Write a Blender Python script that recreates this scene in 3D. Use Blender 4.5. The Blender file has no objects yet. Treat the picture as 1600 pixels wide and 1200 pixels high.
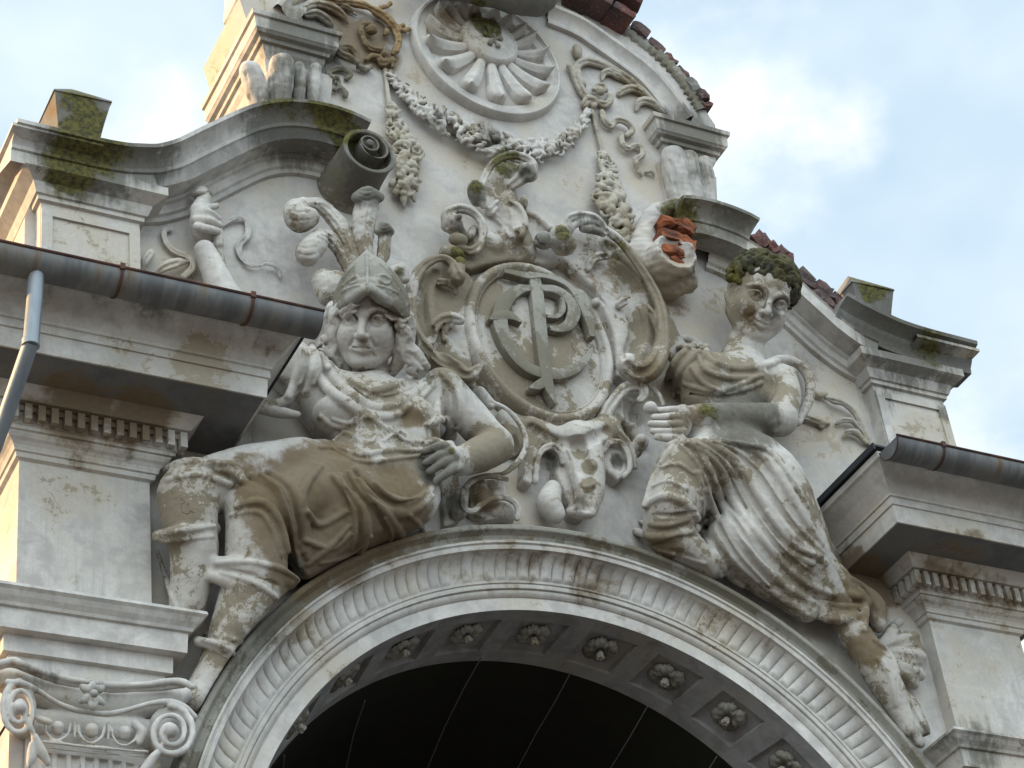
import bpy, math, random
import numpy as np
from math import sin, cos, pi, sqrt, radians
from mathutils import Matrix, Vector
from mathutils.geometry import delaunay_2d_cdt

random.seed(7)
RNG = np.random.RandomState(11)
SCN = bpy.context.scene
COL = SCN.collection

# ------------------------------------------------------------------ camera
FPX = 3526.5                       # focal length in pixels of a 1600 px wide frame
YAW, PIT, ROL = .542321, .639303, -.138247


def cam_rows(a, b, c):
    base = np.array([[1, 0, 0], [0, 0, -1], [0, 1, 0]], float)
    y_ = np.array([[cos(a), -sin(a), 0], [sin(a), cos(a), 0], [0, 0, 1]])
    p_ = np.array([[1, 0, 0], [0, cos(b), sin(b)], [0, -sin(b), cos(b)]])
    r_ = np.array([[cos(c), -sin(c), 0], [sin(c), cos(c), 0], [0, 0, 1]])
    return r_ @ p_ @ base @ y_


CM = cam_rows(YAW, PIT, ROL)       # world -> camera (x right, y down, z forward)
CC = np.array([-5.3409, -8.6047, 1.6])
cd = bpy.data.cameras.new('camera')
cam = bpy.data.objects.new('camera', cd)
COL.objects.link(cam)
cd.sensor_width = 36
cd.lens = FPX * 36 / 1600
cd.clip_end = 2000
mw = Matrix.Identity(4)
for i in range(3):
    mw[i][0], mw[i][1], mw[i][2], mw[i][3] = CM[0][i], -CM[1][i], -CM[2][i], CC[i]
cam.matrix_world = mw
SCN.camera = cam

# ------------------------------------------------------------------ sky, sun, exposure
SKY_PALE = (7.9, 10.5, 12.7, 1)
SKY_VEIL = (11.6, 12.7, 13.3, 1)
SKY_CLOUD = (14.0, 14.0, 13.8, 1)
SKY_BACK_FILL = (3.3, 3.05, 2.75)
SUN_EL, SUN_AZ = radians(20), radians(-60)      # azimuth from +Y towards +X
wd = bpy.data.worlds.new('World')
SCN.world = wd
wd.use_nodes = True
nt = wd.node_tree
nt.nodes.clear()
out = nt.nodes.new('ShaderNodeOutputWorld')
bg = nt.nodes.new('ShaderNodeBackground')
sky = nt.nodes.new('ShaderNodeTexSky')
sky.sky_type = 'NISHITA'
sky.sun_disc = False
sky.sun_elevation = SUN_EL
sky.sun_rotation = SUN_AZ
sky.air_density = 1.0
sky.dust_density = 1.5
sky.ozone_density = 1.2
tc = nt.nodes.new('ShaderNodeTexCoord')
L = nt.links.new


def wnoise(loc, scale, det, rough, lo, hi):
    mp = nt.nodes.new('ShaderNodeMapping')
    mp.inputs['Location'].default_value = loc
    mp.inputs['Scale'].default_value = (1, 1, 1.5)
    nz = nt.nodes.new('ShaderNodeTexNoise')
    nz.inputs['Scale'].default_value = scale
    nz.inputs['Detail'].default_value = det
    nz.inputs['Roughness'].default_value = rough
    mr = nt.nodes.new('ShaderNodeMapRange')
    mr.interpolation_type = 'SMOOTHSTEP'
    mr.inputs[1].default_value, mr.inputs[2].default_value = lo, hi
    L(tc.outputs['Generated'], mp.inputs[0])
    L(mp.outputs[0], nz.inputs['Vector'])
    L(nz.outputs['Fac'], mr.inputs[0])
    return mr.outputs[0]


def wmix(f, a, b):
    n = nt.nodes.new('ShaderNodeMix')
    n.data_type = 'RGBA'
    for i, v in ((0, f), (6, a), (7, b)):
        if isinstance(v, (int, float)):
            n.inputs[i].default_value = v
        elif isinstance(v, tuple):
            n.inputs[i].default_value = v
        else:
            L(v, n.inputs[i])
    return n.outputs[2]


hazy = wmix(.72, sky.outputs[0], SKY_PALE)              # thin high haze over the blue
soft = wnoise((.3, 1.1, .2), 2.6, 5, .5, .46, .76)
puff = wnoise((1.9, .4, .7), 5.2, 7, .55, .50, .72)
c1_ = wmix(soft, hazy, SKY_VEIL)
c2_ = wmix(puff, c1_, SKY_CLOUD)
# added gain: unseen sky behind the camera brightened and warmed to fill the facade
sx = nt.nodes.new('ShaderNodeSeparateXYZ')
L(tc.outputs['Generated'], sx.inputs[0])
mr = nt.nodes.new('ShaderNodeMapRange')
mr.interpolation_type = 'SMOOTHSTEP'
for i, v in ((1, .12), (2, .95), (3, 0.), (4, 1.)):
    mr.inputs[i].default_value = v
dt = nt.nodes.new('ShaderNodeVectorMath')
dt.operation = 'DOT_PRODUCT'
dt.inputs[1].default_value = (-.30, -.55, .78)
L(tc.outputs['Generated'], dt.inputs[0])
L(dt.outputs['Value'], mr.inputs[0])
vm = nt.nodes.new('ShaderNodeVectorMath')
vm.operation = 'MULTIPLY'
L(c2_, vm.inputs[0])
vm.inputs[1].default_value = SKY_BACK_FILL
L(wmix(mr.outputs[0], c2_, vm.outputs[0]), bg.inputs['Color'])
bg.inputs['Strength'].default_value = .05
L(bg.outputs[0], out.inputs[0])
sl = bpy.data.lights.new('sun', 'SUN')
sl.energy = 4.4
sl.angle = radians(.5)
sl.color = (1, .60, .24)
so = bpy.data.objects.new('sun', sl)
COL.objects.link(so)
sd = Vector((sin(SUN_AZ) * cos(SUN_EL), cos(SUN_AZ) * cos(SUN_EL), sin(SUN_EL)))
so.rotation_euler = sd.to_track_quat('Z', 'Y').to_euler()
so.location = (-12, 4, 16)
SCN.view_settings.view_transform = 'Standard'
SCN.view_settings.look = 'None'
SCN.view_settings.exposure = .92
SCN.view_settings.gamma = 1
SCN.view_settings.use_curve_mapping = False


# ------------------------------------------------------------------ helpers
def P(px, py, d=0.):
    """point where the line of sight through photo pixel (px, py) meets the plane d metres in front of the wall"""
    v = np.array([px - 800, py - 600, FPX]) @ CM
    return CC + (-d - CC[1]) / v[1] * v


def zdep(p):
    return float(CM[2] @ (np.asarray(p) - CC))


def Z(ox, oy, s, pts, k=1.):
    return [(ox + p[0] * s, oy + p[1] * s) + ((p[2], p[3] * s * k) if len(p) == 4 else tuple(p[2:])) for p in pts]


def tag(o, label=None, cat=None, group=None, kind=None):
    for k, v in (('label', label), ('category', cat), ('group', group), ('kind', kind)):
        if v:
            o[k] = v
    return o


def thing(name, label, cat, loc, group=None):
    o = bpy.data.objects.new(name, None)
    COL.objects.link(o)
    o.location = loc
    o.empty_display_size = .1
    return tag(o, label, cat, group)


def mesh(name, V, F, mat, parent=None, smooth=False, loc=None, label=None, auto=None):
    """V in world coordinates; parent gives the origin (or loc for a top-level mesh)"""
    V = np.asarray(V, float)
    root = parent
    off = np.zeros(3)
    while root is not None:
        off = off + np.array(root.location)
        root = root.parent
    if parent is None:
        off = np.array(loc if loc is not None else (0, 0, 0), float)
    me = bpy.data.meshes.new(name)
    if isinstance(F, np.ndarray) and len(F):
        me.vertices.add(len(V))
        me.vertices.foreach_set('co', (V - off).ravel())
        n, w = F.shape
        me.loops.add(n * w)
        me.loops.foreach_set('vertex_index', F.ravel().astype(np.int32))
        me.polygons.add(n)
        me.polygons.foreach_set('loop_start', np.arange(0, n * w, w, dtype=np.int32))
        me.update(calc_edges=True)
        me.validate()
    else:
        me.from_pydata([tuple(v) for v in (V - off)], [], [tuple(f) for f in F])
    me.materials.append(mat)
    if smooth:
        me.polygons.foreach_set('use_smooth', [True] * len(me.polygons))
    o = bpy.data.objects.new(name, me)
    COL.objects.link(o)
    if parent is not None:
        o.parent = parent
    else:
        o.location = off
    if label:
        o['label'] = label
    if auto is not None:
        me.set_sharp_from_angle(angle=auto)
    return o


class MB:
    def __init__(s):
        s.v, s.f = [], []

    def add(s, V, F):
        n = len(s.v)
        s.v += [tuple(map(float, v)) for v in V]
        s.f += [tuple(int(i) + n for i in f) for f in F]
        return s

    def box(s, x0, x1, y0, y1, z0, z1):
        V = [(x, y, z) for z in (z0, z1) for y in (y0, y1) for x in (x0, x1)]
        return s.add(V, [(0, 2, 3, 1), (4, 5, 7, 6), (0, 1, 5, 4), (2, 6, 7, 3), (0, 4, 6, 2), (1, 3, 7, 5)])

    def grid(s, G, close=False):
        """G: rows x cols x 3"""
        G = np.asarray(G, float)
        r, c = G.shape[:2]
        F = []
        for i in range(r - 1 + (1 if close else 0)):
            for j in range(c - 1):
                a, b = i * c, ((i + 1) % r) * c
                F.append((a + j, a + j + 1, b + j + 1, b + j))
        return s.add(G.reshape(-1, 3), F)

    def tube(s, pts, rad, n=10, cap=True):
        pts = [Vector(p) for p in pts]
        rr = rad if hasattr(rad, '__len__') else [rad] * len(pts)
        rows = []
        up = Vector((.3, .2, 1))
        for i, p in enumerate(pts):
            t = (pts[min(i + 1, len(pts) - 1)] - pts[max(i - 1, 0)]).normalized()
            a = t.cross(up).normalized()
            b = a.cross(t)
            rows.append([p + (a * cos(2 * pi * k / n) + b * sin(2 * pi * k / n)) * rr[i] for k in range(n + 1)])
        s.grid([[tuple(q) for q in r] for r in rows])
        if cap:
            for r_ in (0, -1):
                s.add([tuple(q) for q in rows[r_][:-1]], [tuple(range(n))])
        return s

    def build(s, name, mat, parent=None, **k):
        return mesh(name, s.v, s.f, mat, parent, **k)


def ring(prof, x0, x1, yf, yb, seg=.05, sides='LR'):
    """moulding profile [(offset, z)...] carried round the left, front and right of a block"""
    rows = []
    for off, z in prof:
        a, b, f = x0 - off, x1 + off, yf - off
        row = []
        a = a if 'L' in sides else x0
        b = b if 'R' in sides else x1
        n = max(2, int((yb - yf) / seg))
        if 'L' in sides:
            row += [(a, yb + (f - yb) * k / n, z) for k in range(n)]
        m = max(2, int((x1 - x0) / seg))
        row += [(a + (b - a) * k / m, f, z) for k in range(m)]
        row += [(b, f + (yb - f) * k / n, z) for k in range(n + 1 if 'R' in sides else 1)]
        rows.append(row)
    return rows


def cat(pts, n=6, closed=False):
    """Catmull-Rom resampling of rows of any width"""
    A = np.array(pts, float)
    if len(A) < 3:
        t = np.linspace(0, 1, n + 1)[:, None]
        return A[0] * (1 - t) + A[-1] * t
    if closed:
        E = np.vstack([A[-1], A, A[0], A[1]])
    else:
        E = np.vstack([2 * A[0] - A[1], A, 2 * A[-1] - A[-2]])
    o = []
    for i in range(1, len(E) - 2):
        p0, p1, p2, p3 = E[i - 1], E[i], E[i + 1], E[i + 2]
        for k in range(n):
            t = k / n
            o.append(.5 * ((2 * p1) + (-p0 + p2) * t + (2 * p0 - 5 * p1 + 4 * p2 - p3) * t * t + (-p0 + 3 * p1 - 3 * p2 + p3) * t ** 3))
    if not closed:
        o.append(A[-1])
    return np.array(o)


# ------------------------------------------------------------------ materials
def nd(nt, t, **k):
    n = nt.nodes.new(t)
    for a, b in k.items():
        if a[0] == 'i' and a[1:].isdigit():
            n.inputs[int(a[1:])].default_value = b
        else:
            setattr(n, a, b)
    return n


def noise(nt, vec, scale, det=6, rough=.6, dist=0.):
    n = nd(nt, 'ShaderNodeTexNoise')
    n.inputs['Scale'].default_value = scale
    n.inputs['Detail'].default_value = det
    n.inputs['Roughness'].default_value = rough
    n.inputs['Distortion'].default_value = dist
    nt.links.new(vec, n.inputs['Vector'])
    return n.outputs['Fac']


def mathn(nt, op, a, b=None, c=None, clamp=False):
    n = nd(nt, 'ShaderNodeMath', operation=op)
    n.use_clamp = clamp
    for i, v in enumerate((a, b, c)):
        if v is None:
            continue
        if isinstance(v, (int, float)):
            n.inputs[i].default_value = v
        else:
            nt.links.new(v, n.inputs[i])
    return n.outputs[0]


def stepn(nt, v, lo, hi):
    n = nd(nt, 'ShaderNodeMapRange', interpolation_type='SMOOTHSTEP')
    n.inputs[1].default_value, n.inputs[2].default_value = lo, hi
    nt.links.new(v, n.inputs[0])
    return n.outputs[0]


def mixc(nt, f, a, b):
    n = nd(nt, 'ShaderNodeMix', data_type='RGBA')
    for s, v in ((0, f), (6, a), (7, b)):
        if isinstance(v, (int, float)):
            n.inputs[s].default_value = v
        elif isinstance(v, tuple):
            n.inputs[s].default_value = v + (1,) if len(v) == 3 else v
        else:
            nt.links.new(v, n.inputs[s])
    return n.outputs[2]


MATS = {}


def base_mat(name, rough=.85):
    m = bpy.data.materials.new(name)
    m.use_nodes = True
    nt = m.node_tree
    nt.nodes.clear()
    o = nd(nt, 'ShaderNodeOutputMaterial')
    b = nd(nt, 'ShaderNodeBsdfPrincipled')
    b.inputs['Roughness'].default_value = rough
    b.inputs['Specular IOR Level'].default_value = .25
    nt.links.new(b.outputs[0], o.inputs[0])
    MATS[name] = m
    return m, nt, b


def plaster(name, paint, bare, cover=.5, soft=.03, dirt=.5, bump=.35, scale=1., streak=.4, warm=(.42, .33, .20), moss_up=.5):
    """old lime paint over grey-brown cement: chipped patches, rain streaks, lichen; stains come from the 'stain' attribute"""
    m, nt, b = base_mat(name)
    pos = nd(nt, 'ShaderNodeNewGeometry')
    vec = pos.outputs['Position']
    big = noise(nt, vec, 1.7 * scale, 4, .55)
    mid = noise(nt, vec, 7 * scale, 9, .68, .3)
    fine = noise(nt, vec, 38, 6, .7)
    grit = noise(nt, vec, 150, 3, .6)
    mpn = nd(nt, 'ShaderNodeMapping')
    mpn.inputs['Scale'].default_value = (26, 26, 1.6)
    nt.links.new(vec, mpn.inputs[0])
    strk = noise(nt, mpn.outputs[0], 1., 5, .65)
    at = nd(nt, 'ShaderNodeAttribute', attribute_name='stain')
    sep = nd(nt, 'ShaderNodeSeparateColor')
    nt.links.new(at.outputs['Color'], sep.inputs[0])
    sB, sM, sK = sep.outputs[0], sep.outputs[1], sep.outputs[2]
    sA = at.outputs['Alpha']
    # paint tone with soft variation
    p2 = tuple(c * f for c, f in zip(paint, (.66, .655, .66)))
    c0 = mixc(nt, stepn(nt, mid, .35, .68), p2, paint)
    c0 = mixc(nt, mathn(nt, 'MULTIPLY', stepn(nt, strk, .5, .75), streak), c0, tuple(c * .62 for c in paint))
    c0 = mixc(nt, mathn(nt, 'MULTIPLY', stepn(nt, big, .48, .70), dirt), c0, tuple(x * .55 + y * .6 for x, y in zip(paint, warm)))
    # chipped paint -> bare cement
    chip = mathn(nt, 'ADD', mathn(nt, 'MULTIPLY', mid, .55), mathn(nt, 'MULTIPLY', big, .65))
    chip = mathn(nt, 'ADD', chip, mathn(nt, 'MULTIPLY', fine, .24))
    chip = mathn(nt, 'ADD', chip, mathn(nt, 'MULTIPLY', grit, .10))
    chip = mathn(nt, 'ADD', chip, mathn(nt, 'MULTIPLY', sA, .26))
    th = .63 + cover * .4
    mk0 = stepn(nt, chip, th, th + soft)
    thin = stepn(nt, chip, th - .13, th + .02)
    mk = mathn(nt, 'MAXIMUM', mk0, mathn(nt, 'MULTIPLY', thin, .42))
    bare2 = mixc(nt, fine, tuple(c * .72 for c in bare), tuple(c * 1.2 for c in bare))
    c1 = mixc(nt, mk, c0, bare2)
    # stains
    def blot(s, lo=.30, hi=.62):
        v = mathn(nt, 'ADD', s, mathn(nt, 'MULTIPLY', mathn(nt, 'SUBTRACT', mid, .5), 1.1))
        v = mathn(nt, 'MULTIPLY', stepn(nt, v, lo, hi), stepn(nt, s, .02, .2))
        return v
    br = mixc(nt, fine, (.08, .055, .030), (.215, .155, .092))
    c1 = mixc(nt, mathn(nt, 'MULTIPLY', blot(sB), .9), c1, br)
    gr = mixc(nt, fine, (.045, .042, .036), (.19, .18, .155))
    sK2 = mathn(nt, 'MULTIPLY', sK, mathn(nt, 'ADD', mathn(nt, 'MULTIPLY', strk, 1.6), .2))
    c1 = mixc(nt, mathn(nt, 'MULTIPLY', blot(sK2, .30, .85), .86), c1, gr)
    mo = mixc(nt, stepn(nt, fine, .35, .65), (.028, .028, .010), (.13, .115, .025))
    mossf = blot(sM, .35, .6)
    c1 = mixc(nt, mathn(nt, 'MULTIPLY', mossf, .92), c1, mo)
    # grit specks
    c1 = mixc(nt, mathn(nt, 'MULTIPLY', stepn(nt, grit, .62, .74), .35), c1, tuple(c * .5 for c in bare))
    # hairline cracks
    vo = nd(nt, 'ShaderNodeTexVoronoi', feature='DISTANCE_TO_EDGE')
    vo.inputs['Scale'].default_value = 1.5
    vw = nd(nt, 'ShaderNodeVectorMath', operation='ADD')
    vsc = nd(nt, 'ShaderNodeVectorMath', operation='SCALE')
    vsc.inputs['Scale'].default_value = .5
    nn = nd(nt, 'ShaderNodeTexNoise')
    nn.inputs['Scale'].default_value = 4
    nn.inputs['Detail'].default_value = 6
    nt.links.new(vec, nn.inputs['Vector'])
    nt.links.new(nn.outputs['Color'], vsc.inputs[0])
    nt.links.new(vec, vw.inputs[0])
    nt.links.new(vsc.outputs[0], vw.inputs[1])
    nt.links.new(vw.outputs[0], vo.inputs['Vector'])
    cr = mathn(nt, 'SUBTRACT', 1., stepn(nt, vo.outputs['Distance'], .0, .006))
    cr = mathn(nt, 'MULTIPLY', cr, stepn(nt, big, .60, .66))
    c1 = mixc(nt, mathn(nt, 'MULTIPLY', cr, .75), c1, (.07, .055, .04))
    nt.links.new(c1, b.inputs['Base Color'])
    h = mathn(nt, 'ADD', mathn(nt, 'MULTIPLY', fine, .5), mathn(nt, 'MULTIPLY', grit, .22))
    h = mathn(nt, 'ADD', h, mathn(nt, 'MULTIPLY', mid, .9))
    h = mathn(nt, 'SUBTRACT', h, mathn(nt, 'MULTIPLY', mk, .22))
    h = mathn(nt, 'ADD', h, mathn(nt, 'MULTIPLY', mossf, .5))
    h = mathn(nt, 'SUBTRACT', h, mathn(nt, 'MULTIPLY', cr, .5))
    bp = nd(nt, 'ShaderNodeBump')
    bp.inputs['Strength'].default_value = bump
    bp.inputs['Distance'].default_value = .012
    nt.links.new(h, bp.inputs['Height'])
    nt.links.new(bp.outputs[0], b.inputs['Normal'])
    return m


M_WALL = plaster('weathered_plaster', (.59, .565, .54), (.36, .305, .24), .52, .10, 1., .32)
M_STAT = plaster('statue_limewash', (.65, .62, .585), (.225, .19, .14), .40, .045, .5, .6, 1.5, .6)
M_CEM = plaster('bare_cement', (.40, .385, .35), (.17, .155, .12), .32, .05, .5, .5, 1.4)
M_TRIM = plaster('painted_trim', (.60, .575, .545), (.32, .275, .21), .66, .03, .5, .22, 1.1, .55)
M_DARK = plaster('sooty_cement', (.22, .215, .20), (.11, .105, .095), .40, .12, .4, .45, 1.3, .6)
M_OCHRE = plaster('ochre_ornament', (.36, .25, .13), (.20, .13, .06), .50, .1, .4, .5, 2.)
M_SAND = plaster('sandy_ornament', (.50, .465, .40), (.28, .24, .175), .45, .06, .5, .45, 2.)
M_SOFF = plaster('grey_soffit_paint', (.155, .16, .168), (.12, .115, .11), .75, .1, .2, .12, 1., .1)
M_HAIR = plaster('mossy_hair', (.05, .048, .035), (.10, .09, .02), .42, .12, .3, .6, 3.)


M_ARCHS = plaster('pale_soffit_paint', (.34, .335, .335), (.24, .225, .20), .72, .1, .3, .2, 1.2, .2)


def brick_mat():
    m, nt, b = base_mat('old_red_brick', .9)
    vec = nd(nt, 'ShaderNodeNewGeometry').outputs['Position']
    a = noise(nt, vec, 9, 6, .6)
    f = noise(nt, vec, 60, 6, .7)
    oi = nd(nt, 'ShaderNodeObjectInfo')
    c = mixc(nt, stepn(nt, a, .35, .65), (.065, .045, .045), (.15, .06, .05))
    c = mixc(nt, mathn(nt, 'MULTIPLY', oi.outputs['Random'], .55), c, (.10, .085, .085))
    c = mixc(nt, mathn(nt, 'MULTIPLY', stepn(nt, f, .52, .66), .6), c, (.21, .185, .165))
    nt.links.new(c, b.inputs['Base Color'])
    bp = nd(nt, 'ShaderNodeBump')
    bp.inputs['Strength'].default_value = .7
    bp.inputs['Distance'].default_value = .01
    nt.links.new(f, bp.inputs['Height'])
    nt.links.new(bp.outputs[0], b.inputs['Normal'])
    return m


def raw_brick_mat():
    m, nt, b = base_mat('fresh_orange_brick', .9)
    vec = nd(nt, 'ShaderNodeNewGeometry').outputs['Position']
    a = noise(nt, vec, 11, 6, .6)
    f = noise(nt, vec, 55, 7, .7)
    c = mixc(nt, stepn(nt, a, .35, .65), (.10, .04, .026), (.30, .095, .042))
    c = mixc(nt, mathn(nt, 'MULTIPLY', stepn(nt, f, .5, .7), .5), c, (.16, .07, .045))
    nt.links.new(c, b.inputs['Base Color'])
    bp = nd(nt, 'ShaderNodeBump')
    bp.inputs['Strength'].default_value = .8
    bp.inputs['Distance'].default_value = .012
    nt.links.new(f, bp.inputs['Height'])
    nt.links.new(bp.outputs[0], b.inputs['Normal'])
    return m


def zinc_mat(name, c0, c1, rust=.5, rough=.6, metal=.4):
    m, nt, b = base_mat(name, rough)
    vec = nd(nt, 'ShaderNodeNewGeometry').outputs['Position']
    mpn = nd(nt, 'ShaderNodeMapping')
    mpn.inputs['Scale'].default_value = (5, 1.2, 1.2)
    nt.links.new(vec, mpn.inputs[0])
    a = noise(nt, mpn.outputs[0], 2.2, 5, .6)
    f = noise(nt, vec, 40, 5, .6)
    c = mixc(nt, stepn(nt, a, .38, .64), c0, c1)
    at = nd(nt, 'ShaderNodeAttribute', attribute_name='stain')
    sep = nd(nt, 'ShaderNodeSeparateColor')
    nt.links.new(at.outputs['Color'], sep.inputs[0])
    c = mixc(nt, mathn(nt, 'MULTIPLY', stepn(nt, a, .5, .72), rust), c, (.14, .095, .05))
    c = mixc(nt, mathn(nt, 'MULTIPLY', sep.outputs[0], .8), c, (.13, .06, .03))
    nt.links.new(c, b.inputs['Base Color'])
    b.inputs['Metallic'].default_value = metal
    r = mathn(nt, 'ADD', mathn(nt, 'MULTIPLY', a, .3), rough - .12)
    nt.links.new(r, b.inputs['Roughness'])
    bp = nd(nt, 'ShaderNodeBump')
    bp.inputs['Strength'].default_value = .12
    bp.inputs['Distance'].default_value = .01
    nt.links.new(mathn(nt, 'ADD', f, mathn(nt, 'MULTIPLY', a, 2.)), bp.inputs['Height'])
    nt.links.new(bp.outputs[0], b.inputs['Normal'])
    return m


def plain(name, col, rough=.9):
    m, nt, b = base_mat(name, rough)
    vec = nd(nt, 'ShaderNodeNewGeometry').outputs['Position']
    a = noise(nt, vec, 6, 6, .6)
    nt.links.new(mixc(nt, a, tuple(c * .7 for c in col), tuple(min(1, c * 1.3) for c in col)), b.inputs['Base Color'])
    return m


M_BRICK = brick_mat()
M_RAW = raw_brick_mat()
M_ZINC = zinc_mat('aged_zinc', (.12, .122, .125), (.21, .21, .21), .8)
M_PIPE = zinc_mat('bluish_zinc', (.19, .22, .25), (.27, .30, .335), .3, .5, .45)
M_RUST = zinc_mat('rusty_iron', (.05, .03, .026), (.10, .045, .034), .3, .7, .2)
M_FLASH = zinc_mat('dark_flashing', (.03, .033, .04), (.05, .052, .06), .2, .6, .3)
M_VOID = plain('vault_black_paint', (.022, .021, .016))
M_WIRE = plain('grey_seam', (.20, .20, .19))
M_GROUND = plain('pale_paving', (.085, .082, .078))
# ------------------------------------------------------------------ ground
g = MB().box(-600, 600, -600, 600, -.5, 0).build('ground', M_GROUND)
tag(g, kind='structure')

# ------------------------------------------------------------------ gable wall
AZ = 5.7025                      # height of the arch centre
gable = thing('gable', 'tall curved baroque gable of weathered white plaster with broken brick edges', 'gable', (0, .3, 6))

# upper outline, right half (x, z), mirrored for the left
UP = [(2.86, 9.70), (2.33, 9.72), (2.20, 9.88), (2.05, 10.0), (1.90, 10.14), (1.72, 10.32), (1.60, 10.41), (1.52, 10.46),
      (1.515, 10.90), (1.44, 10.93), (1.52, 11.2), (1.62, 11.42), (1.66, 11.60), (1.61, 11.72), (1.57, 11.83), (1.50, 11.97), (1.40, 12.1), (1.28, 12.2),
      (1.12, 12.34), (.95, 12.42), (.8, 12.5), (.6, 12.56), (.3, 12.62), (0, 12.64)]
SH = .03


def mir(pts):
    return [(-x, z) for x, z in pts][::-1]


r_hole = 2.24
arc = [(r_hole * cos(t), AZ + r_hole * sin(t)) for t in np.linspace(pi, 0, 61)]
outline = [(-2.93, 0.0), (-2.93, 9.0)] + mir([(x, z) for x, z in UP])[::-1][::-1] if False else None
left = [(-x, z) for x, z in UP]
right = [(x, z + SH * (1 if x > .6 else x / .6)) for x, z in UP][::-1]
outline = [(-2.92, 0.)] + [(-2.92, 9.5)] + left + right[1:] + [(2.92, 9.5), (2.92, 0.)] + [(r_hole, 0.)] + arc[::-1] + [(-r_hole, 0.)]


def densify(pl, s):
    o = []
    n = len(pl)
    for i in range(n):
        a, b = np.array(pl[i]), np.array(pl[(i + 1) % n])
        k = max(1, int(np.hypot(*(b - a)) / s))
        o += [tuple(a + (b - a) * j / k) for j in range(k)]
    return o


def in_poly(X, Zc, pl):
    c = np.zeros(X.shape, bool)
    n = len(pl)
    for i in range(n):
        x0, z0 = pl[i]
        x1, z1 = pl[(i + 1) % n]
        if z0 == z1:
            continue
        k = ((z0 > Zc) != (z1 > Zc)) & (X < (x1 - x0) * (Zc - z0) / (z1 - z0) + x0)
        c ^= k
    return c


def slab(name, pl, y0, y1, mat, parent, step=.035, lump=.003, **kw):
    """extruded outline whose front is a fine triangulated sheet, slightly uneven like hand-floated plaster"""
    ol = densify(pl, step * 1.2)
    A = np.array(ol)
    gx, gz = np.meshgrid(np.arange(A[:, 0].min(), A[:, 0].max(), step), np.arange(A[:, 1].min(), A[:, 1].max(), step))
    gx, gz = gx.ravel(), gz.ravel()
    k = in_poly(gx, gz, pl)
    gx, gz = gx[k], gz[k]
    # keep away from the border
    dm = np.full(len(gx), 9.)
    for i in range(0, len(A), 1):
        dm = np.minimum(dm, (gx - A[i, 0]) ** 2 + (gz - A[i, 1]) ** 2)
    k = dm > (step * .45) ** 2
    pts = [Vector(p) for p in ol] + [Vector(p) for p in zip(gx[k], gz[k])]
    n = len(ol)
    res = delaunay_2d_cdt(pts, [], [list(range(n))], 1, 1e-5)
    vs, fs = res[0], res[2]
    V2 = np.array([tuple(v) for v in vs])
    Y = y0 + lump * (np.sin(V2[:, 0] * 5.1 + 1.3 * np.sin(V2[:, 1] * 3)) * np.sin(V2[:, 1] * 4.3 + .7) + .6 * np.sin(V2[:, 0] * 13 + V2[:, 1] * 9) * np.sin(V2[:, 1] * 15 - V2[:, 0] * 7))
    V = [(x, y, z) for (x, z), y in zip(V2, Y)]
    F = [tuple(f) for f in fs]
    # orient
    nf = []
    for f in F:
        a, b, c = (V2[i] for i in f[:3])
        ar = (b[0] - a[0]) * (c[1] - a[1]) - (b[1] - a[1]) * (c[0] - a[0])
        nf.append(f if ar > 0 else f[::-1])
    m = MB().add(V, nf)
    B = [(x, Y[0], z) for x, z in ol]
    yy = [y0 + lump * (sin(x * 5.1 + 1.3 * sin(z * 3)) * sin(z * 4.3 + .7) + .6 * sin(x * 13 + z * 9) * sin(z * 15 - x * 7)) for x, z in ol]
    rows = [[(x, y, z) for (x, z), y in zip(ol + ol[:1], yy + yy[:1])], [(x, y1, z) for x, z in ol + ol[:1]]]
    m.grid(rows)
    m.add([(x, y1, z) for x, z in ol], [tuple(range(n))])
    return m.build(name, mat, parent, **kw)


slab('wall', outline, 0., .62, M_WALL, gable, .04)

# gable cornice: swept moulding
CPROF = [(-.105, .0), (-.10, .028), (-.075, .032), (-.065, .05), (-.02, .055), (-.012, .075), (.0, .078), (.0, .205), (.075, .21), (.08, .222), (.098, .226),
         (.105, .22), (.125, .232), (.15, .262), (.168, .30), (.172, .318), (.195, .32), (.20, .30), (.215, .0), (.215, -.3)]
LOWL = [(-2.34, 9.715), (-2.27, 9.735), (-2.20, 9.765), (-2.08, 9.845), (-1.95, 9.965), (-1.75, 10.15), (-1.613, 10.262), (-1.476, 10.333), (-1.34, 10.362), (-1.203, 10.362), (-1.08, 10.33)]


def sweep(path, prof, nseg=5, cut=None):
    C = cat(path, nseg)
    rows = []
    for i in range(len(C)):
        t = C[min(i + 1, len(C) - 1)] - C[max(i - 1, 0)]
        t = t / np.hypot(*t)
        nrm = np.array([-t[1], t[0]])
        if nrm[1] < 0:
            nrm = -nrm
        rows.append([(C[i][0] + nrm[0] * a, -b, C[i][1] + nrm[1] * a) for a, b in prof])
    return rows


MB().grid(sweep(LOWL, CPROF[:9] + [(.09, .1), (.09, .0)])).build('curved_cornice', M_TRIM, gable, smooth=True, auto=.6)
rows = sweep([(-3.06, 9.675), (-2.8, 9.675), (-2.6, 9.678), (-2.45, 9.69)] + LOWL, CPROF[7:])
m = MB().grid(rows)
m.add(rows[0], [tuple(range(len(CPROF) - 7))])
m.add(rows[-1], [tuple(range(len(CPROF) - 7))])
m.build('cornice_crown', M_TRIM, gable, smooth=True, auto=.6)
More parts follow.
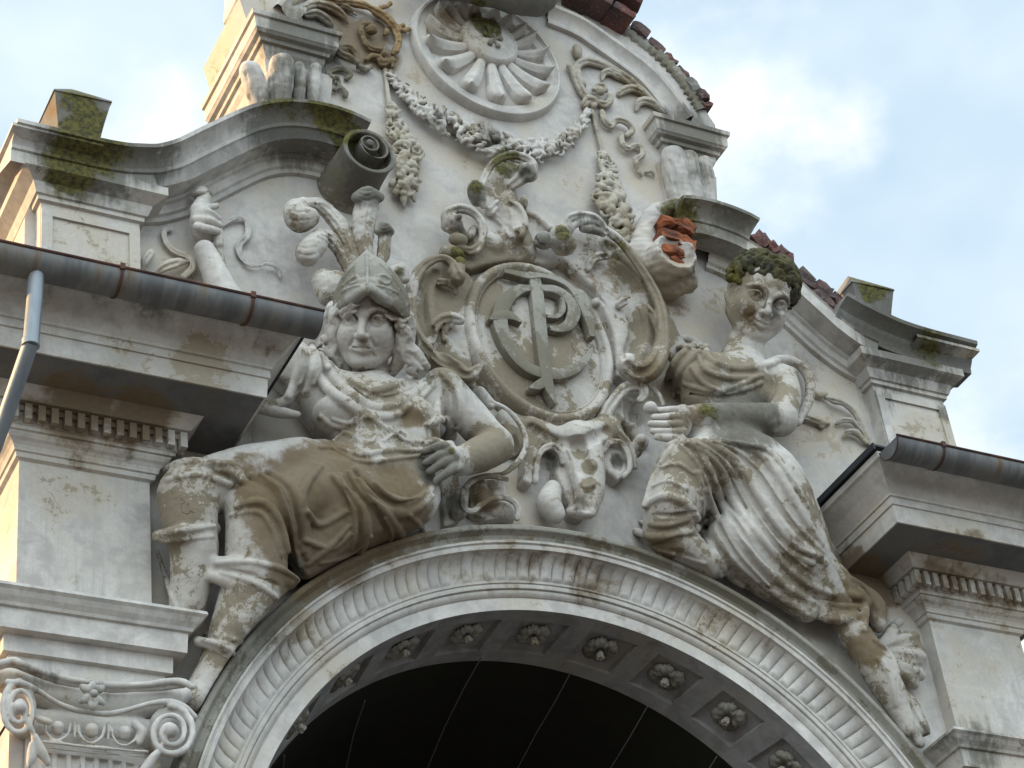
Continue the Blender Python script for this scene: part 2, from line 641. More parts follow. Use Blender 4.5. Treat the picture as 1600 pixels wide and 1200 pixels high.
# right half: the crown moulding survives only near the scroll, then the bricks show
LOWR = [(-x, z + .035) for x, z in LOWL]
k0 = 10                                 # profile without crown
PB = CPROF[:k0] + [(.10, .20), (.11, .10), (.11, -.3)]
rows = sweep(LOWR[:-2], PB)
MB().grid(rows).build('curved_cornice', M_TRIM, gable, smooth=True, auto=.6, label='right curved cornice whose crown moulding has broken away')
rows = sweep([(-x, z) for x, z in [(-1.51, 10.35), (-1.45, 10.372), (-1.34, 10.39), (-1.203, 10.395), (-1.08, 10.37)]], CPROF[5:])
m = MB().grid(rows)
m.add(rows[0], [tuple(range(len(CPROF) - 5))])
m.add(rows[-1], [tuple(range(len(CPROF) - 5))])
m.build('cornice_crown', M_CEM, gable, smooth=True, auto=.6)
# lower end of the right cornice crown sweeping out to the corner pylon
rows = sweep([(2.05, 9.90), (2.17, 9.852), (2.32, 9.805), (2.48, 9.768), (2.7, 9.748), (3.06, 9.74)], [(.02, .05), (.02, .2), (.06, .205), (.085, .225), (.10, .235), (.12, .24), (.145, .27), (.165, .32), (.19, .325), (.2, .0), (.2, -.2)])
m = MB().grid(rows)
m.add(rows[0], [tuple(range(11))])
m.add(rows[-1], [tuple(range(11))])
m.build('cornice_crown', M_DARK, gable, smooth=True, auto=.6)

# corner pylons of the gable
PYP = [(0, 8.4), (0, 9.545), (.02, 9.55), (.022, 9.575), (.035, 9.58), (.05, 9.62), (.055, 9.64), (.12, 9.68), (.12, 9.735), (.13, 9.74), (.135, 9.755),
       (.15, 9.76), (.165, 9.785), (.20, 9.825), (.215, 9.83), (.215, 9.85), (.0, 9.87), (-.2, 9.88)]
for s in (-1, 1):
    dz = .035 if s > 0 else 0
    pr = [(a, z + (dz if z > 9 else 0)) for a, z in PYP]
    x0, x1 = sorted((s * 2.335, s * 2.865))
    py = MB().grid(ring([q for q in pr if q[1] < 9.738 + dz] + [(0, 9.74 + dz)], x0, x1, -.09, .62)).grid(ring([(-.05, 9.736 + dz)] + pr[13:], x0 if s < 0 else 2.60, -2.60 if s < 0 else x1, -.09, .62, sides='L' if s < 0 else 'R')).build('pylon', M_TRIM, gable, label='left corner pylon of the gable with its sunlit side' if s < 0 else 'right corner pylon of the gable under the broken cornice')
    # raised panel border
    z0, z1, w = 8.5, 9.50 + dz, .06
    m = MB()
    xa, xb = x0 + .0, x1 - .0
    for bx in ((xa + .003, xa + w, z0, z1), (xb - w, xb - .003, z0, z1), (xa + w, xb - w, z1 - .045, z1)):
        m.box(bx[0], bx[1], -.104, -.085, bx[2], bx[3])
    m.build('panel_border', M_TRIM, py)

# pyramid finials
for s in (-1, 1):
    cx, cy = s * 2.62, .19
    dz = .05 if s > 0 else 0
    t = thing('finial', 'mossy square block finial with pyramid top on the left corner pylon' if s < 0 else 'square block finial with pyramid top and one golden sunlit face on the right pylon', 'finial', (cx, cy, 9.86 + dz), 'pyramid block finials')

    def sq(h, z, jit=0):
        return [(cx - h + jit, cy - h * 1.25, z + dz), (cx + h, cy - h * 1.35 + jit, z + dz), (cx + h - jit, cy + h * 1.25, z + dz), (cx - h, cy + h * 1.25, z + dz)]
    def lay(L_):
        m_ = MB()
        for a, b in zip(L_[:-1], L_[1:]):
            m_.add(a + b, [(i, (i + 1) % 4, (i + 1) % 4 + 4, i + 4) for i in range(4)])
        m_.add(L_[0], [(3, 2, 1, 0)])
        return m_
    m_ = lay([sq(.26, 9.86), sq(.25, 9.99), sq(.20, 10.07), sq(.145, 10.12), sq(.12, 10.18)])
    m_.build('base', M_DARK, t)
    m_ = lay([sq(.11, 10.181), sq(.12, 10.25), sq(.13, 10.31), sq(.158, 10.45, .004)])
    m_.build('block', M_DARK, t)
    m_ = MB().add(sq(.162, 10.451) + sq(.160, 10.462) + [(cx, cy, 10.70 + dz)], [(3, 2, 1, 0), (0, 1, 5, 4), (1, 2, 6, 5), (2, 3, 7, 6), (3, 0, 4, 7), (4, 5, 8), (5, 6, 8), (6, 7, 8), (7, 4, 8)])
    m_.build('cap', M_DARK, t)

# upper pedestals with their caps
CAPP = [(0, 11.03), (0, 11.10), (.02, 11.105), (.03, 11.12), (.05, 11.16), (.055, 11.20), (.075, 11.205), (.08, 11.23), (.105, 11.24), (.115, 11.255), (.12, 11.26),
        (.125, 11.34), (.14, 11.345), (.145, 11.375), (.0, 11.42), (-.15, 11.44)]
for s in (-1, 1):
    dz = .055 if s > 0 else 0
    x0, x1 = sorted((s * 1.215, s * 1.50))
    cp = MB().grid(ring([(a, z + dz) for a, z in CAPP], x0, x1, -.005 + .0, .72, .05))
    cp.build('pedestal_cap', M_TRIM, gable)
    # upper post standing on the cap
    x0, x1 = sorted((s * 1.27, s * 1.50))
    MB().grid(ring([(0, 11.40 + dz), (0, 12.0), (.02, 12.02), (0, 12.3)] if s < 0 else [(0, 11.40 + dz), (0, 11.56 + dz), (-.05, 11.60 + dz)], x0, x1, -.02, .6, .06)).build('upper_post', M_WALL, gable)
    x0, x1 = sorted((s * 1.13, s * 1.52))
    MB().grid(ring([(0, 10.45), (0, 10.9), (.02, 11.1)], x0, x1, -.02, .66, .06)).build('pedestal', M_WALL, gable)
# stepped shoulder left of the pedestal
MB().grid(ring([(0, 10.3), (.0, 10.64), (-.03, 10.66)], -1.72, -1.53, .08, .6)).build('shoulder', M_DARK, gable)
MB().grid(ring([(0, 10.3), (.0, 10.84), (-.03, 10.87)], 1.50, 1.56, .05, .6)).build('shoulder', M_WALL, gable)

# curved moulding of the upper gable
za = lambda x, y: (900 + x * .175, y * .175)
inn = [P(*za(*p), .03)[[0, 2]] for p in [(-250, 200), (0, 305), (200, 440), (400, 580), (600, 740), (800, 990), (870, 1090)]]
MPROF = [(0, .0), (0, .03), (.02, .035), (.035, .03), (.05, .02), (.09, .025), (.12, .05), (.13, .065), (.155, .068), (.165, .05), (.175, .0)]
rows = sweep(inn, MPROF)
MB().grid(rows).build('arched_moulding', M_WALL, gable, smooth=True, auto=.6)
rows = sweep([(-x, z - .02) for x, z in inn], MPROF)
MB().grid(rows).build('arched_moulding', M_WALL, gable, smooth=True, auto=.6)


# bricks along the broken edges
def brick(cx, cy, cz, lx, ly, lz, ang, name='brick', mat=None, jit=.008):
    n = 3
    V, F = [], []
    R = Matrix.Rotation(-ang, 3, 'Y') @ Matrix.Rotation(random.uniform(-.05, .05), 3, 'Z')
    pts = {}
    for i in range(n + 1):
        for j in range(n + 1):
            for k in range(n + 1):
                if 0 < i < n and 0 < j < n and 0 < k < n:
                    continue
                u = np.array([i / n - .5, j / n - .5, k / n - .5])
                e = sum(1 for q in (i, j, k) if q in (0, n))
                sc = 1 - (.0, .0, .035, .09)[e]
                p = Vector((u[0] * lx * sc, u[1] * ly * sc, u[2] * lz * sc)) + Vector([random.gauss(0, jit * .5) for _ in range(3)])
                p = R @ p + Vector((cx, cy, cz))
                pts[i, j, k] = len(V)
                V.append(tuple(p))
    for a in range(n):
        for b in range(n):
            for q, fl in ((0, 0), (n, 1)):
                for ax in range(3):
                    def key(s_, t_):
                        return {0: (q, s_, t_), 1: (s_, q, t_), 2: (s_, t_, q)}[ax]
                    f = (pts[key(a, b)], pts[key(a + 1, b)], pts[key(a + 1, b + 1)], pts[key(a, b + 1)])
                    F.append(f if fl else f[::-1])
    return mesh(name, V, F, mat or M_BRICK, gable)


edge = [(1.12, 12.335), (1.27, 12.235), (1.385, 12.13), (1.485, 12.0), (1.555, 11.86), (1.60, 11.75)]
ep = cat(edge, 8)
k_ = 0
while k_ < len(ep) - 3:
    n_ = random.choice((4, 5, 6, 7))
    a, b = ep[k_], ep[min(k_ + n_, len(ep) - 1)]
    k_ += n_
    cx, cz = (a[0] + b[0]) / 2, (a[1] + b[1]) / 2
    ang = math.atan2(b[1] - a[1], b[0] - a[0]) + random.uniform(-.08, .08)
    ln = math.hypot(b[0] - a[0], b[1] - a[1]) - .006
    o_ = .026 + random.uniform(-.012, .010)
    brick(cx - sin(ang) * o_, .09 + random.uniform(-.02, .03), cz + cos(ang) * o_, ln, .26, random.uniform(.075, .10), ang, mat=random.choice((M_BRICK, M_BRICK, M_DARK)), jit=.011)
# ragged cement bed under the bricks
mv = MB()
rows = []
for i_, q in enumerate(cat([(.6, 12.535), (.8, 12.475), (.95, 12.395)] + edge, 10)):
    r_ = .012 * sin(i_ * 1.9) + .008 * sin(i_ * 4.7)
    t_ = np.array([q[0], q[1] - 10.9])
    t_ = t_ / np.hypot(*t_)
    rows.append([(q[0] - t_[0] * (.085 + r_), -.002, q[1] - t_[1] * (.085 + r_)), (q[0] - t_[0] * (.075 + r_), -.022, q[1] - t_[1] * (.075 + r_)), (q[0] + t_[0] * .0, -.028 + r_ * .5, q[1] + t_[1] * .0), (q[0] + t_[0] * .012, .05, q[1] + t_[1] * .012)])
mv.grid(rows).build('mortar_bed', M_CEM, gable, smooth=True)
for (x, z, w, a) in ((.98, 12.40, .13, -.5), (.84, 12.47, .13, -.42), (.70, 12.53, .13, -.35), (.56, 12.57, .13, -.2)):
    brick(x, .08, z, w, .26, .075, a)
# projecting brick ledge at the very top
for (px, py, d, w, h) in ((968, 26, .10, .17, .065), (935, 8, .10, .16, .06), (902, -4, .09, .15, .065), (975, 2, .13, .22, .06), (940, -14, .13, .2, .06), (900, -22, .13, .25, .07), (930, -40, .15, .4, .09)):
    p = P(px, py, d)
    brick(p[0], -d + .05, p[2], w, .26, h, -.28 + random.uniform(-.06, .06))
# bricks where the right cornice crown is lost
for (px, py, w, h, a) in ((1186, 380, .11, .13, -1.0), (1203, 391, .07, .09, -.6), (1221, 408, .13, .13, -.7), (1217, 397, .08, .1, -.9), (1255, 440, .14, .12, -.55),
                          (1248, 452, .09, .07, -.8), (1282, 456, .13, .12, -.75), (1275, 466, .1, .07, -.8), (1303, 470, .10, .08, -.6), (1290, 478, .1, .06, -.7)):
    p = P(px, py, .12)
    brick(p[0], -.02, p[2], w, .30, h, a, jit=.016)
for (x, z, w) in ((-2.36, 9.93, .13), (-2.27, 9.955, .12), (-2.17, 9.985, .12), (-2.10, 10.06, .1)):
    brick(x, .02, z, w, .25, .07, .1, jit=.016, mat=M_DARK, name='rubble_stone')

# ------------------------------------------------------------------ portal piers with their entablature and roof cornice
EP = [(0, 7.10), (0, 7.897), (.006, 7.90), (.02, 7.905), (.024, 7.93), (.034, 7.934), (.036, 7.945), (.042, 7.96), (.055, 7.975), (.07, 7.985), (.082, 8.0), (.085, 8.008), (.098, 8.01), (.10, 8.03),
      (.105, 8.032), (.105, 8.132), (.158, 8.134), (.17, 8.15), (.205, 8.19), (.21, 8.197)]
FP = [(.432, 8.1975), (.445, 8.1975), (.452, 8.305), (.462, 8.307), (.462, 8.352), (.472, 8.356), (.474, 8.37), (.49, 8.40), (.515, 8.44), (.545, 8.475), (.57, 8.50), (.59, 8.51), (.60, 8.54), (.3, 8.56), (-.1, 8.57)]
LP = [(.0, 7.115), (.10, 7.11), (.195, 7.092), (.2, 7.074), (.185, 7.062), (.17, 7.04), (.15, 7.02), (.142, 7.006), (.127, 7.003), (.122, 6.903), (.072, 6.902), (.07, 6.817), (.042, 6.815), (.04, 6.70), (.03, 6.5)]
for s in (-1, 1):
    side = 'left' if s < 0 else 'right'
    x0, x1 = sorted((s * 2.305, s * 2.945))
    t = thing('portal_pier', '%s portal pier with dentil cornice, plain square block and stepped lower ledge' % side, 'pier', (s * 2.625, .1, 0), 'piers flanking the arch')
    MB().grid(ring(EP, x0, x1, -.09, .9)).build('pier_block', M_TRIM, t)
    c = MB().grid(ring(FP, x0, x1, -.09, .9)).build('roof_cornice', M_TRIM, t)
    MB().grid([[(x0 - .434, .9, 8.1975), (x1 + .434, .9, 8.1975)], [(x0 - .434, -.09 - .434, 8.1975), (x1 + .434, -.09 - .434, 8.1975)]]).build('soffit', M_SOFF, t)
    MB().grid(ring(LP, x0, x1, -.09, .9)).build('lower_ledge', M_TRIM, t)
    # dentils
    pitch, wd_ = .0635, .034
    def dent(xa, xb, ya, yb):
        MB().box(xa, xb, ya, yb, 8.040, 8.1275).build('dentil', M_TRIM, t)
    x = x0 - .145
    n = int((x1 - x0 + .29) / pitch)
    for i in range(n + 1):
        xx = x0 - .145 + i * (x1 - x0 + .29 - wd_) / n
        dent(xx, xx + wd_, -.09 - .147, -.09 - .103)
    for i in range(1, 9):
        yy = -.09 - .145 + i * pitch
        if s > 0:
            dent(x0 - .147, x0 - .103, yy, yy + wd_)
        else:
            dent(x1 + .103, x1 + .147, yy, yy + wd_)
            dent(x0 - .147, x0 - .103, yy, yy + wd_)
    # the small darker beads between the dentils
    MB().box(x0 - .122, x1 + .122, -.09 - .122, -.09 - .10, 8.100, 8.128).build('dentil_band', M_SAND, t)
    MB().box(x0 - .02, x1 + .02, -.11, .9, 0, 6.5).build('pier_shaft', M_WALL, t)
    # metal edge flashing over the cornice
    fl = MB().box(x0 - .615, x1 + .615, -.09 - .60, .9, 8.573, 8.585)
    fl.box(x0 - .625, x0 - .612, -.09 - .61, .0, 8.545, 8.585)
    fl.box(x1 + .612, x1 + .625, -.09 - .61, .0, 8.545, 8.585)
    fl.build('roof_flashing', M_FLASH, t)

    # gutter
    gx0, gx1 = x0 - .595, x1 + .62
    gt = thing('gutter', 'half-round zinc gutter along the %s roof cornice%s' % (side, ', rusty rim, above the downpipe' if s < 0 else ', grey, with its end cap facing the statue'), 'gutter', (s * 2.6, -.79, 8.5), 'roof gutters')
    cy, cz, r = -.79, 8.515, .088
    m = MB()
    rows = [[(x, cy + r * cos(a), cz + r * sin(a)) for a in np.linspace(pi, 2 * pi, 19)] for x in np.linspace(gx0, gx1, 40)]
    m.grid(rows)
    rows = [[(x, cy + (r - .004) * cos(a), cz + (r - .004) * sin(a)) for a in np.linspace(pi, 2 * pi, 19)] for x in np.linspace(gx0, gx1, 40)]
    m.grid(rows)
    m.build('trough', M_ZINC, gt, smooth=True)
    for xe, q in ((gx0, 'inner'), (gx1, 'outer')):
        pts = [(xe + (.001 if xe == gx1 else -.001), cy + r * cos(a), cz + r * sin(a)) for a in np.linspace(pi, 2 * pi, 25)]
        MB().add(pts, [tuple(range(25))]).build('end_cap', M_ZINC, gt)
    MB().tube([(gx0 - .004, cy - r, cz + .004), (gx1 + .004, cy - r, cz + .004)], .0085, 8).build('rim_bead', M_RUST, gt, smooth=True)
    MB().tube([(gx0 - .002, cy + r * cos(a), cz + r * sin(a)) for a in np.linspace(pi, 2 * pi, 20)], .004, 6).build('end_seam', M_RUST, gt)
    xs = (-2.05, -2.70) if s < 0 else (2.02, 2.72)
    for x in xs:
        rows = []
        for xx in (x - .008, x + .008):
            rows.append([(xx, cy + (r + .005) * cos(a), cz + (r + .005) * sin(a)) for a in np.linspace(pi * .99, 2 * pi, 20)])
        m = MB().grid(rows)
        m.box(x - .012, x + .012, cy - r - .012, cy - r + .006, cz - .012, cz + .022)
        m.build('strap', M_RUST, gt)

# downpipe hanging from the left gutter
pp = [P(57, 424, .79), P(54, 470, .79), P(48, 540, .79)]
a = pp[2]
dp = thing('downpipe', 'bluish zinc downpipe dropping from the left gutter and bending back towards the wall', 'pipe', tuple(pp[0]))
MB().tube([pp[0] + np.array([0, 0, .03]), pp[0], pp[1], a], .0375, 16).build('upper_pipe', M_PIPE, dp, smooth=True, auto=1.)
b_ = P(-30, 760, .28)
MB().tube([a + np.array([.0, 0, .015]), a * .5 + b_ * .5, b_, b_ + np.array([0, 0, -4.])], .0365, 16).build('lower_pipe', M_PIPE, dp, smooth=True, auto=1.)
MB().tube([a + np.array([.0, 0, .03]), a + np.array([0, 0, -.004])], .041, 16).build('collar', M_PIPE, dp, smooth=True, auto=1.)

# ------------------------------------------------------------------ entrance arch
arch = thing('entrance_arch', 'round entrance arch with fluted archivolt and a grey coffered soffit', 'arch', (0, 0, AZ))
TH = np.linspace(-.35, pi + .35, 361)


def lathe(prof, TH=TH, cx=0., cz=AZ):
    return [[(cx + r * cos(t), -d, cz + r * sin(t)) for r, d in prof] for t in TH]


MB().grid(lathe([(1.90, -.01), (1.90, 0), (1.968, .0), (1.97, -.004), (1.974, -.004), (1.976, .004)])).build('inner_fascia', M_TRIM, arch, smooth=True, auto=.5)
MB().grid(lathe([(1.976, .004), (1.982, .014), (1.992, .022), (2.002, .024), (2.004, .018), (2.008, .018), (2.010, .034), (2.022, .038), (2.034, .036), (2.036, .044), (2.048, .046), (2.052, .04)])).build('inner_moulding', M_TRIM, arch, smooth=True, auto=.5)
# fluted cavetto
nr = 97
Ts, prof_t = [], []
for i in range(int(nr * (pi + .7) / pi)):
    for u in (-.5, -.44, -.36, -.2, 0, .2, .36, .44):
        Ts.append(-.35 + (i + .5 + u + .0) * pi / nr)
        prof_t.append(sqrt(max(0, 1 - (u / .5) ** 2)) if abs(u) < .5 else 0)
RNGf = np.random.RandomState(3)
RV = RNGf.uniform(0, 1, 200)
rows = []
for t, q in zip(Ts, prof_t):
    row = []
    ri = int((t + .35) * nr / pi)
    wv = (.72 + .5 * RV[ri % 200]) * (1 + .3 * sin(t * 9)) * (.35 if RV[(ri * 7) % 200] > .93 else 1)
    for j in range(13):
        u = j / 12
        r = 2.052 + .128 * u
        d = .040 + .085 * (1 - sqrt(max(0, 1 - u ** 2.2)))
        end = min(1, u / .10) * min(1, (1 - u) / .08 + .15)
        d += .017 * q * end * wv
        tt = t - .010 * u
        row.append((r * cos(tt), -d, AZ + r * sin(tt)))
    rows.append(row)
MB().grid(rows).build('fluted_band', M_TRIM, arch, smooth=True, auto=.9)
MB().grid(lathe([(2.176, .10), (2.18, .142), (2.20, .146), (2.204, .138), (2.210, .138), (2.214, .150), (2.226, .152)])).build('outer_fillet', M_TRIM, arch, smooth=True, auto=.5)
MB().grid(lathe([(2.226, .152), (2.232, .138), (2.245, .132), (2.262, .138), (2.275, .155), (2.28, .168), (2.285, .172), (2.302, .174), (2.31, .168), (2.315, .12), (2.318, -.02)])).build('crown_moulding', M_CEM, arch, smooth=True, auto=.5)

# soffit band with coffers
def sof(t, u, rec=0.):
    """u 0 front .. 1 back ; rec = outward recess"""
    cx, cz = -.03 * u, AZ + .062 * u
    r = 1.90 - .108 * u + rec
    return (cx + r * cos(t), .455 * u, cz + r * sin(t))


CT = [pi / 2 + k * .2155 for k in (-5.78, -4.78, -3.78, -2.78, -1.78, -.78, .22, 1.22, 2.22, 3.22, 4.22, 5.22, 6.22)]
hw, hu = .074, .30
tt = [-.35]
for c in CT:
    tt += [c - hw - .001, c - hw + .001, c, c + hw - .001, c + hw + .001]
tt += [pi + .35]
full = []
for a, b in zip(tt[:-1], tt[1:]):
    n = max(1, int((b - a) / .02))
    full += list(a + (b - a) * np.arange(n) / n)
full.append(tt[-1])
us = [0, .1, .5 - hu - .001, .5 - hu + .001, .5, .5 + hu - .001, .5 + hu + .001, .9, 1]
rows = []
for t in full:
    ic = any(abs(t - c) < hw for c in CT)
    rows.append([sof(t, u, .028 if ic and abs(u - .5) < hu else 0.) for u in us])
m = MB().grid(rows)
rows = [[(-.03 + (1.792 + q) * cos(t), .455, AZ + .062 + (1.792 + q) * sin(t)) for q in (0, .3)] for t in full]
m.grid(rows)
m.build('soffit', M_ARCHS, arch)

# rosettes: one modelled, the others copied
def rosette():
    V = MB()
    for lobe in range(8):
        a0 = lobe * pi / 4
        big = lobe % 2 == 1
        R0 = .098 if big else .078
        rows = []
        for i in range(8):
            u = i / 7
            r = .016 + (R0 - .016) * u
            w = (.014 + .034 * sin(pi * min(1, u * .8 + .08))) * (1.1 if big else .8)
            h = .010 + .022 * sin(pi * u * .85) - (.010 if i == 7 else 0)
            row = []
            for j in range(9):
                v = (j - 4) / 4
                hh = h * (1 - .55 * v * v) + .006 * cos(v * pi * 3) * (.3 + u)
                x, y = r, w * v * (1 + .18 * (i % 2))
                row.append((x * cos(a0) - y * sin(a0), x * sin(a0) + y * cos(a0), hh))
            rows.append(row)
        V.grid(rows)
    return V


def sph(m, c, r, n=10, sc=(1, 1, 1)):
    rows = [[(c[0] + r * sc[0] * sin(a) * cos(b), c[1] + r * sc[1] * sin(a) * sin(b), c[2] + r * sc[2] * cos(a)) for b in np.linspace(0, 2 * pi, n + 1)] for a in np.linspace(0, pi, n)]
    return m.grid(rows)


rm = rosette()
bm_ = MB()
sph(bm_, (0, 0, .040), .021)
for k in range(5):
    sph(bm_, (.014 * cos(k * 1.257), .014 * sin(k * 1.257), .054), .011, 7)
r0 = b0 = None
for c in CT:
    p = Vector(sof(c, .5, .028))
    if r0 is None:
        r0 = rm.build('rosette', M_CEM, arch, smooth=True)
        r0.data.transform(Matrix.Translation(Vector(arch.location)))
        b0 = bm_.build('rosette_bud', M_SAND, r0, smooth=True)
        b0.data.transform(Matrix.Translation(Vector(arch.location)))
        ro = r0
    else:
        ro = r0.copy()
        COL.objects.link(ro)
        bo = b0.copy()
        COL.objects.link(bo)
        bo.parent = ro
    nrm = Vector((-cos(c), .0, -sin(c)))
    yv = Vector((0, 1, 0))
    xv = yv.cross(nrm)
    R = Matrix((xv, yv, nrm)).transposed().to_4x4()
    ro.matrix_local = Matrix.Translation(p - Vector(arch.location)) @ R @ Matrix.Rotation(random.choice((0, 1, 2, 3)) * pi / 2 + random.uniform(-.12, .12), 4, 'Z') @ Matrix.Diagonal((random.uniform(.92, 1.08), random.uniform(.92, 1.08), random.uniform(.8, 1.15), 1))
# dark vault behind
rows = [[(-.03 + 1.80 * cos(t), y, AZ + .062 + 1.80 * sin(t)) for t in np.linspace(-.1, pi + .1, 60)] for y in (.45, 1.5, 3, 4.6)]
m = MB().grid(rows)
m.add([(-2.4, 4.59, -.1), (2.4, 4.59, -.1), (2.4, 4.59, 8), (-2.4, 4.59, 8)], [(0, 1, 2, 3)])
for s in (-1, 1):
    m.add([(s * 1.825, .45, -.1), (s * 1.825, 4.6, -.1), (s * 1.825, 4.6, 5.9), (s * 1.825, .45, 5.9)], [(0, 1, 2, 3)])
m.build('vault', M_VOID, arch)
# jambs below the springing
m = MB()
for s in (-1, 1):
    xa, xb = sorted((s * 1.9, s * 2.31))
    m.box(xa, xb, -.05, .45, 0, 5.2)
m.build('jamb', M_WALL, arch)
# pale seams on the vault
def vault_hit(px, py, R=1.775):
    v = np.array([px - 800, py - 600, FPX]) @ CM
    o = CC - np.array([-.03, 0, AZ + .062])
    A = v[0] ** 2 + v[2] ** 2
    B = 2 * (o[0] * v[0] + o[2] * v[2])
    C_ = o[0] ** 2 + o[2] ** 2 - R * R
    D = B * B - 4 * A * C_
    if D < 0:
        return None
    return CC + v * (-B + sqrt(D)) / (2 * A)


for ln in ([(589, 1052), (570, 1095), (553, 1145), (540, 1202)], [(752, 1027), (725, 1075), (695, 1135), (667, 1202)], [(892, 1050), (868, 1095), (838, 1145), (808, 1202)], [(1012, 1103), (985, 1150), (952, 1204)], [(1120, 1182), (1106, 1204)], [(448, 1150), (444, 1180), (442, 1204)]):
    q = [vault_hit(*p) for p in ln]
    q = [x for x in q if x is not None and x[1] > .3]
    if len(q) > 1:
        MB().tube(q, .0035, 6).build('vault_seam', M_WIRE, arch)
# ------------------------------------------------------------------ sculpting: smooth unions of rounded strokes on a voxel field
EX, EY, EZ = CM[0], -CM[1], -CM[2]           # picture right, picture up, towards the viewer


def pp(px, py, d, r):
    p = P(px, py, d)
    return (p[0], p[1], p[2], r * zdep(p) / FPX)


def vp(zd, px, py, z, r):
    """point on the line of sight, z metres nearer than view depth zd"""
    v = np.array([px - 800, py - 600, FPX]) @ CM
    p = CC + v * ((zd - z) / FPX)
    return (p[0], p[1], p[2], r * (zd - z) / FPX)


def PPs(pts):
    return np.array([pp(*q) for q in pts])


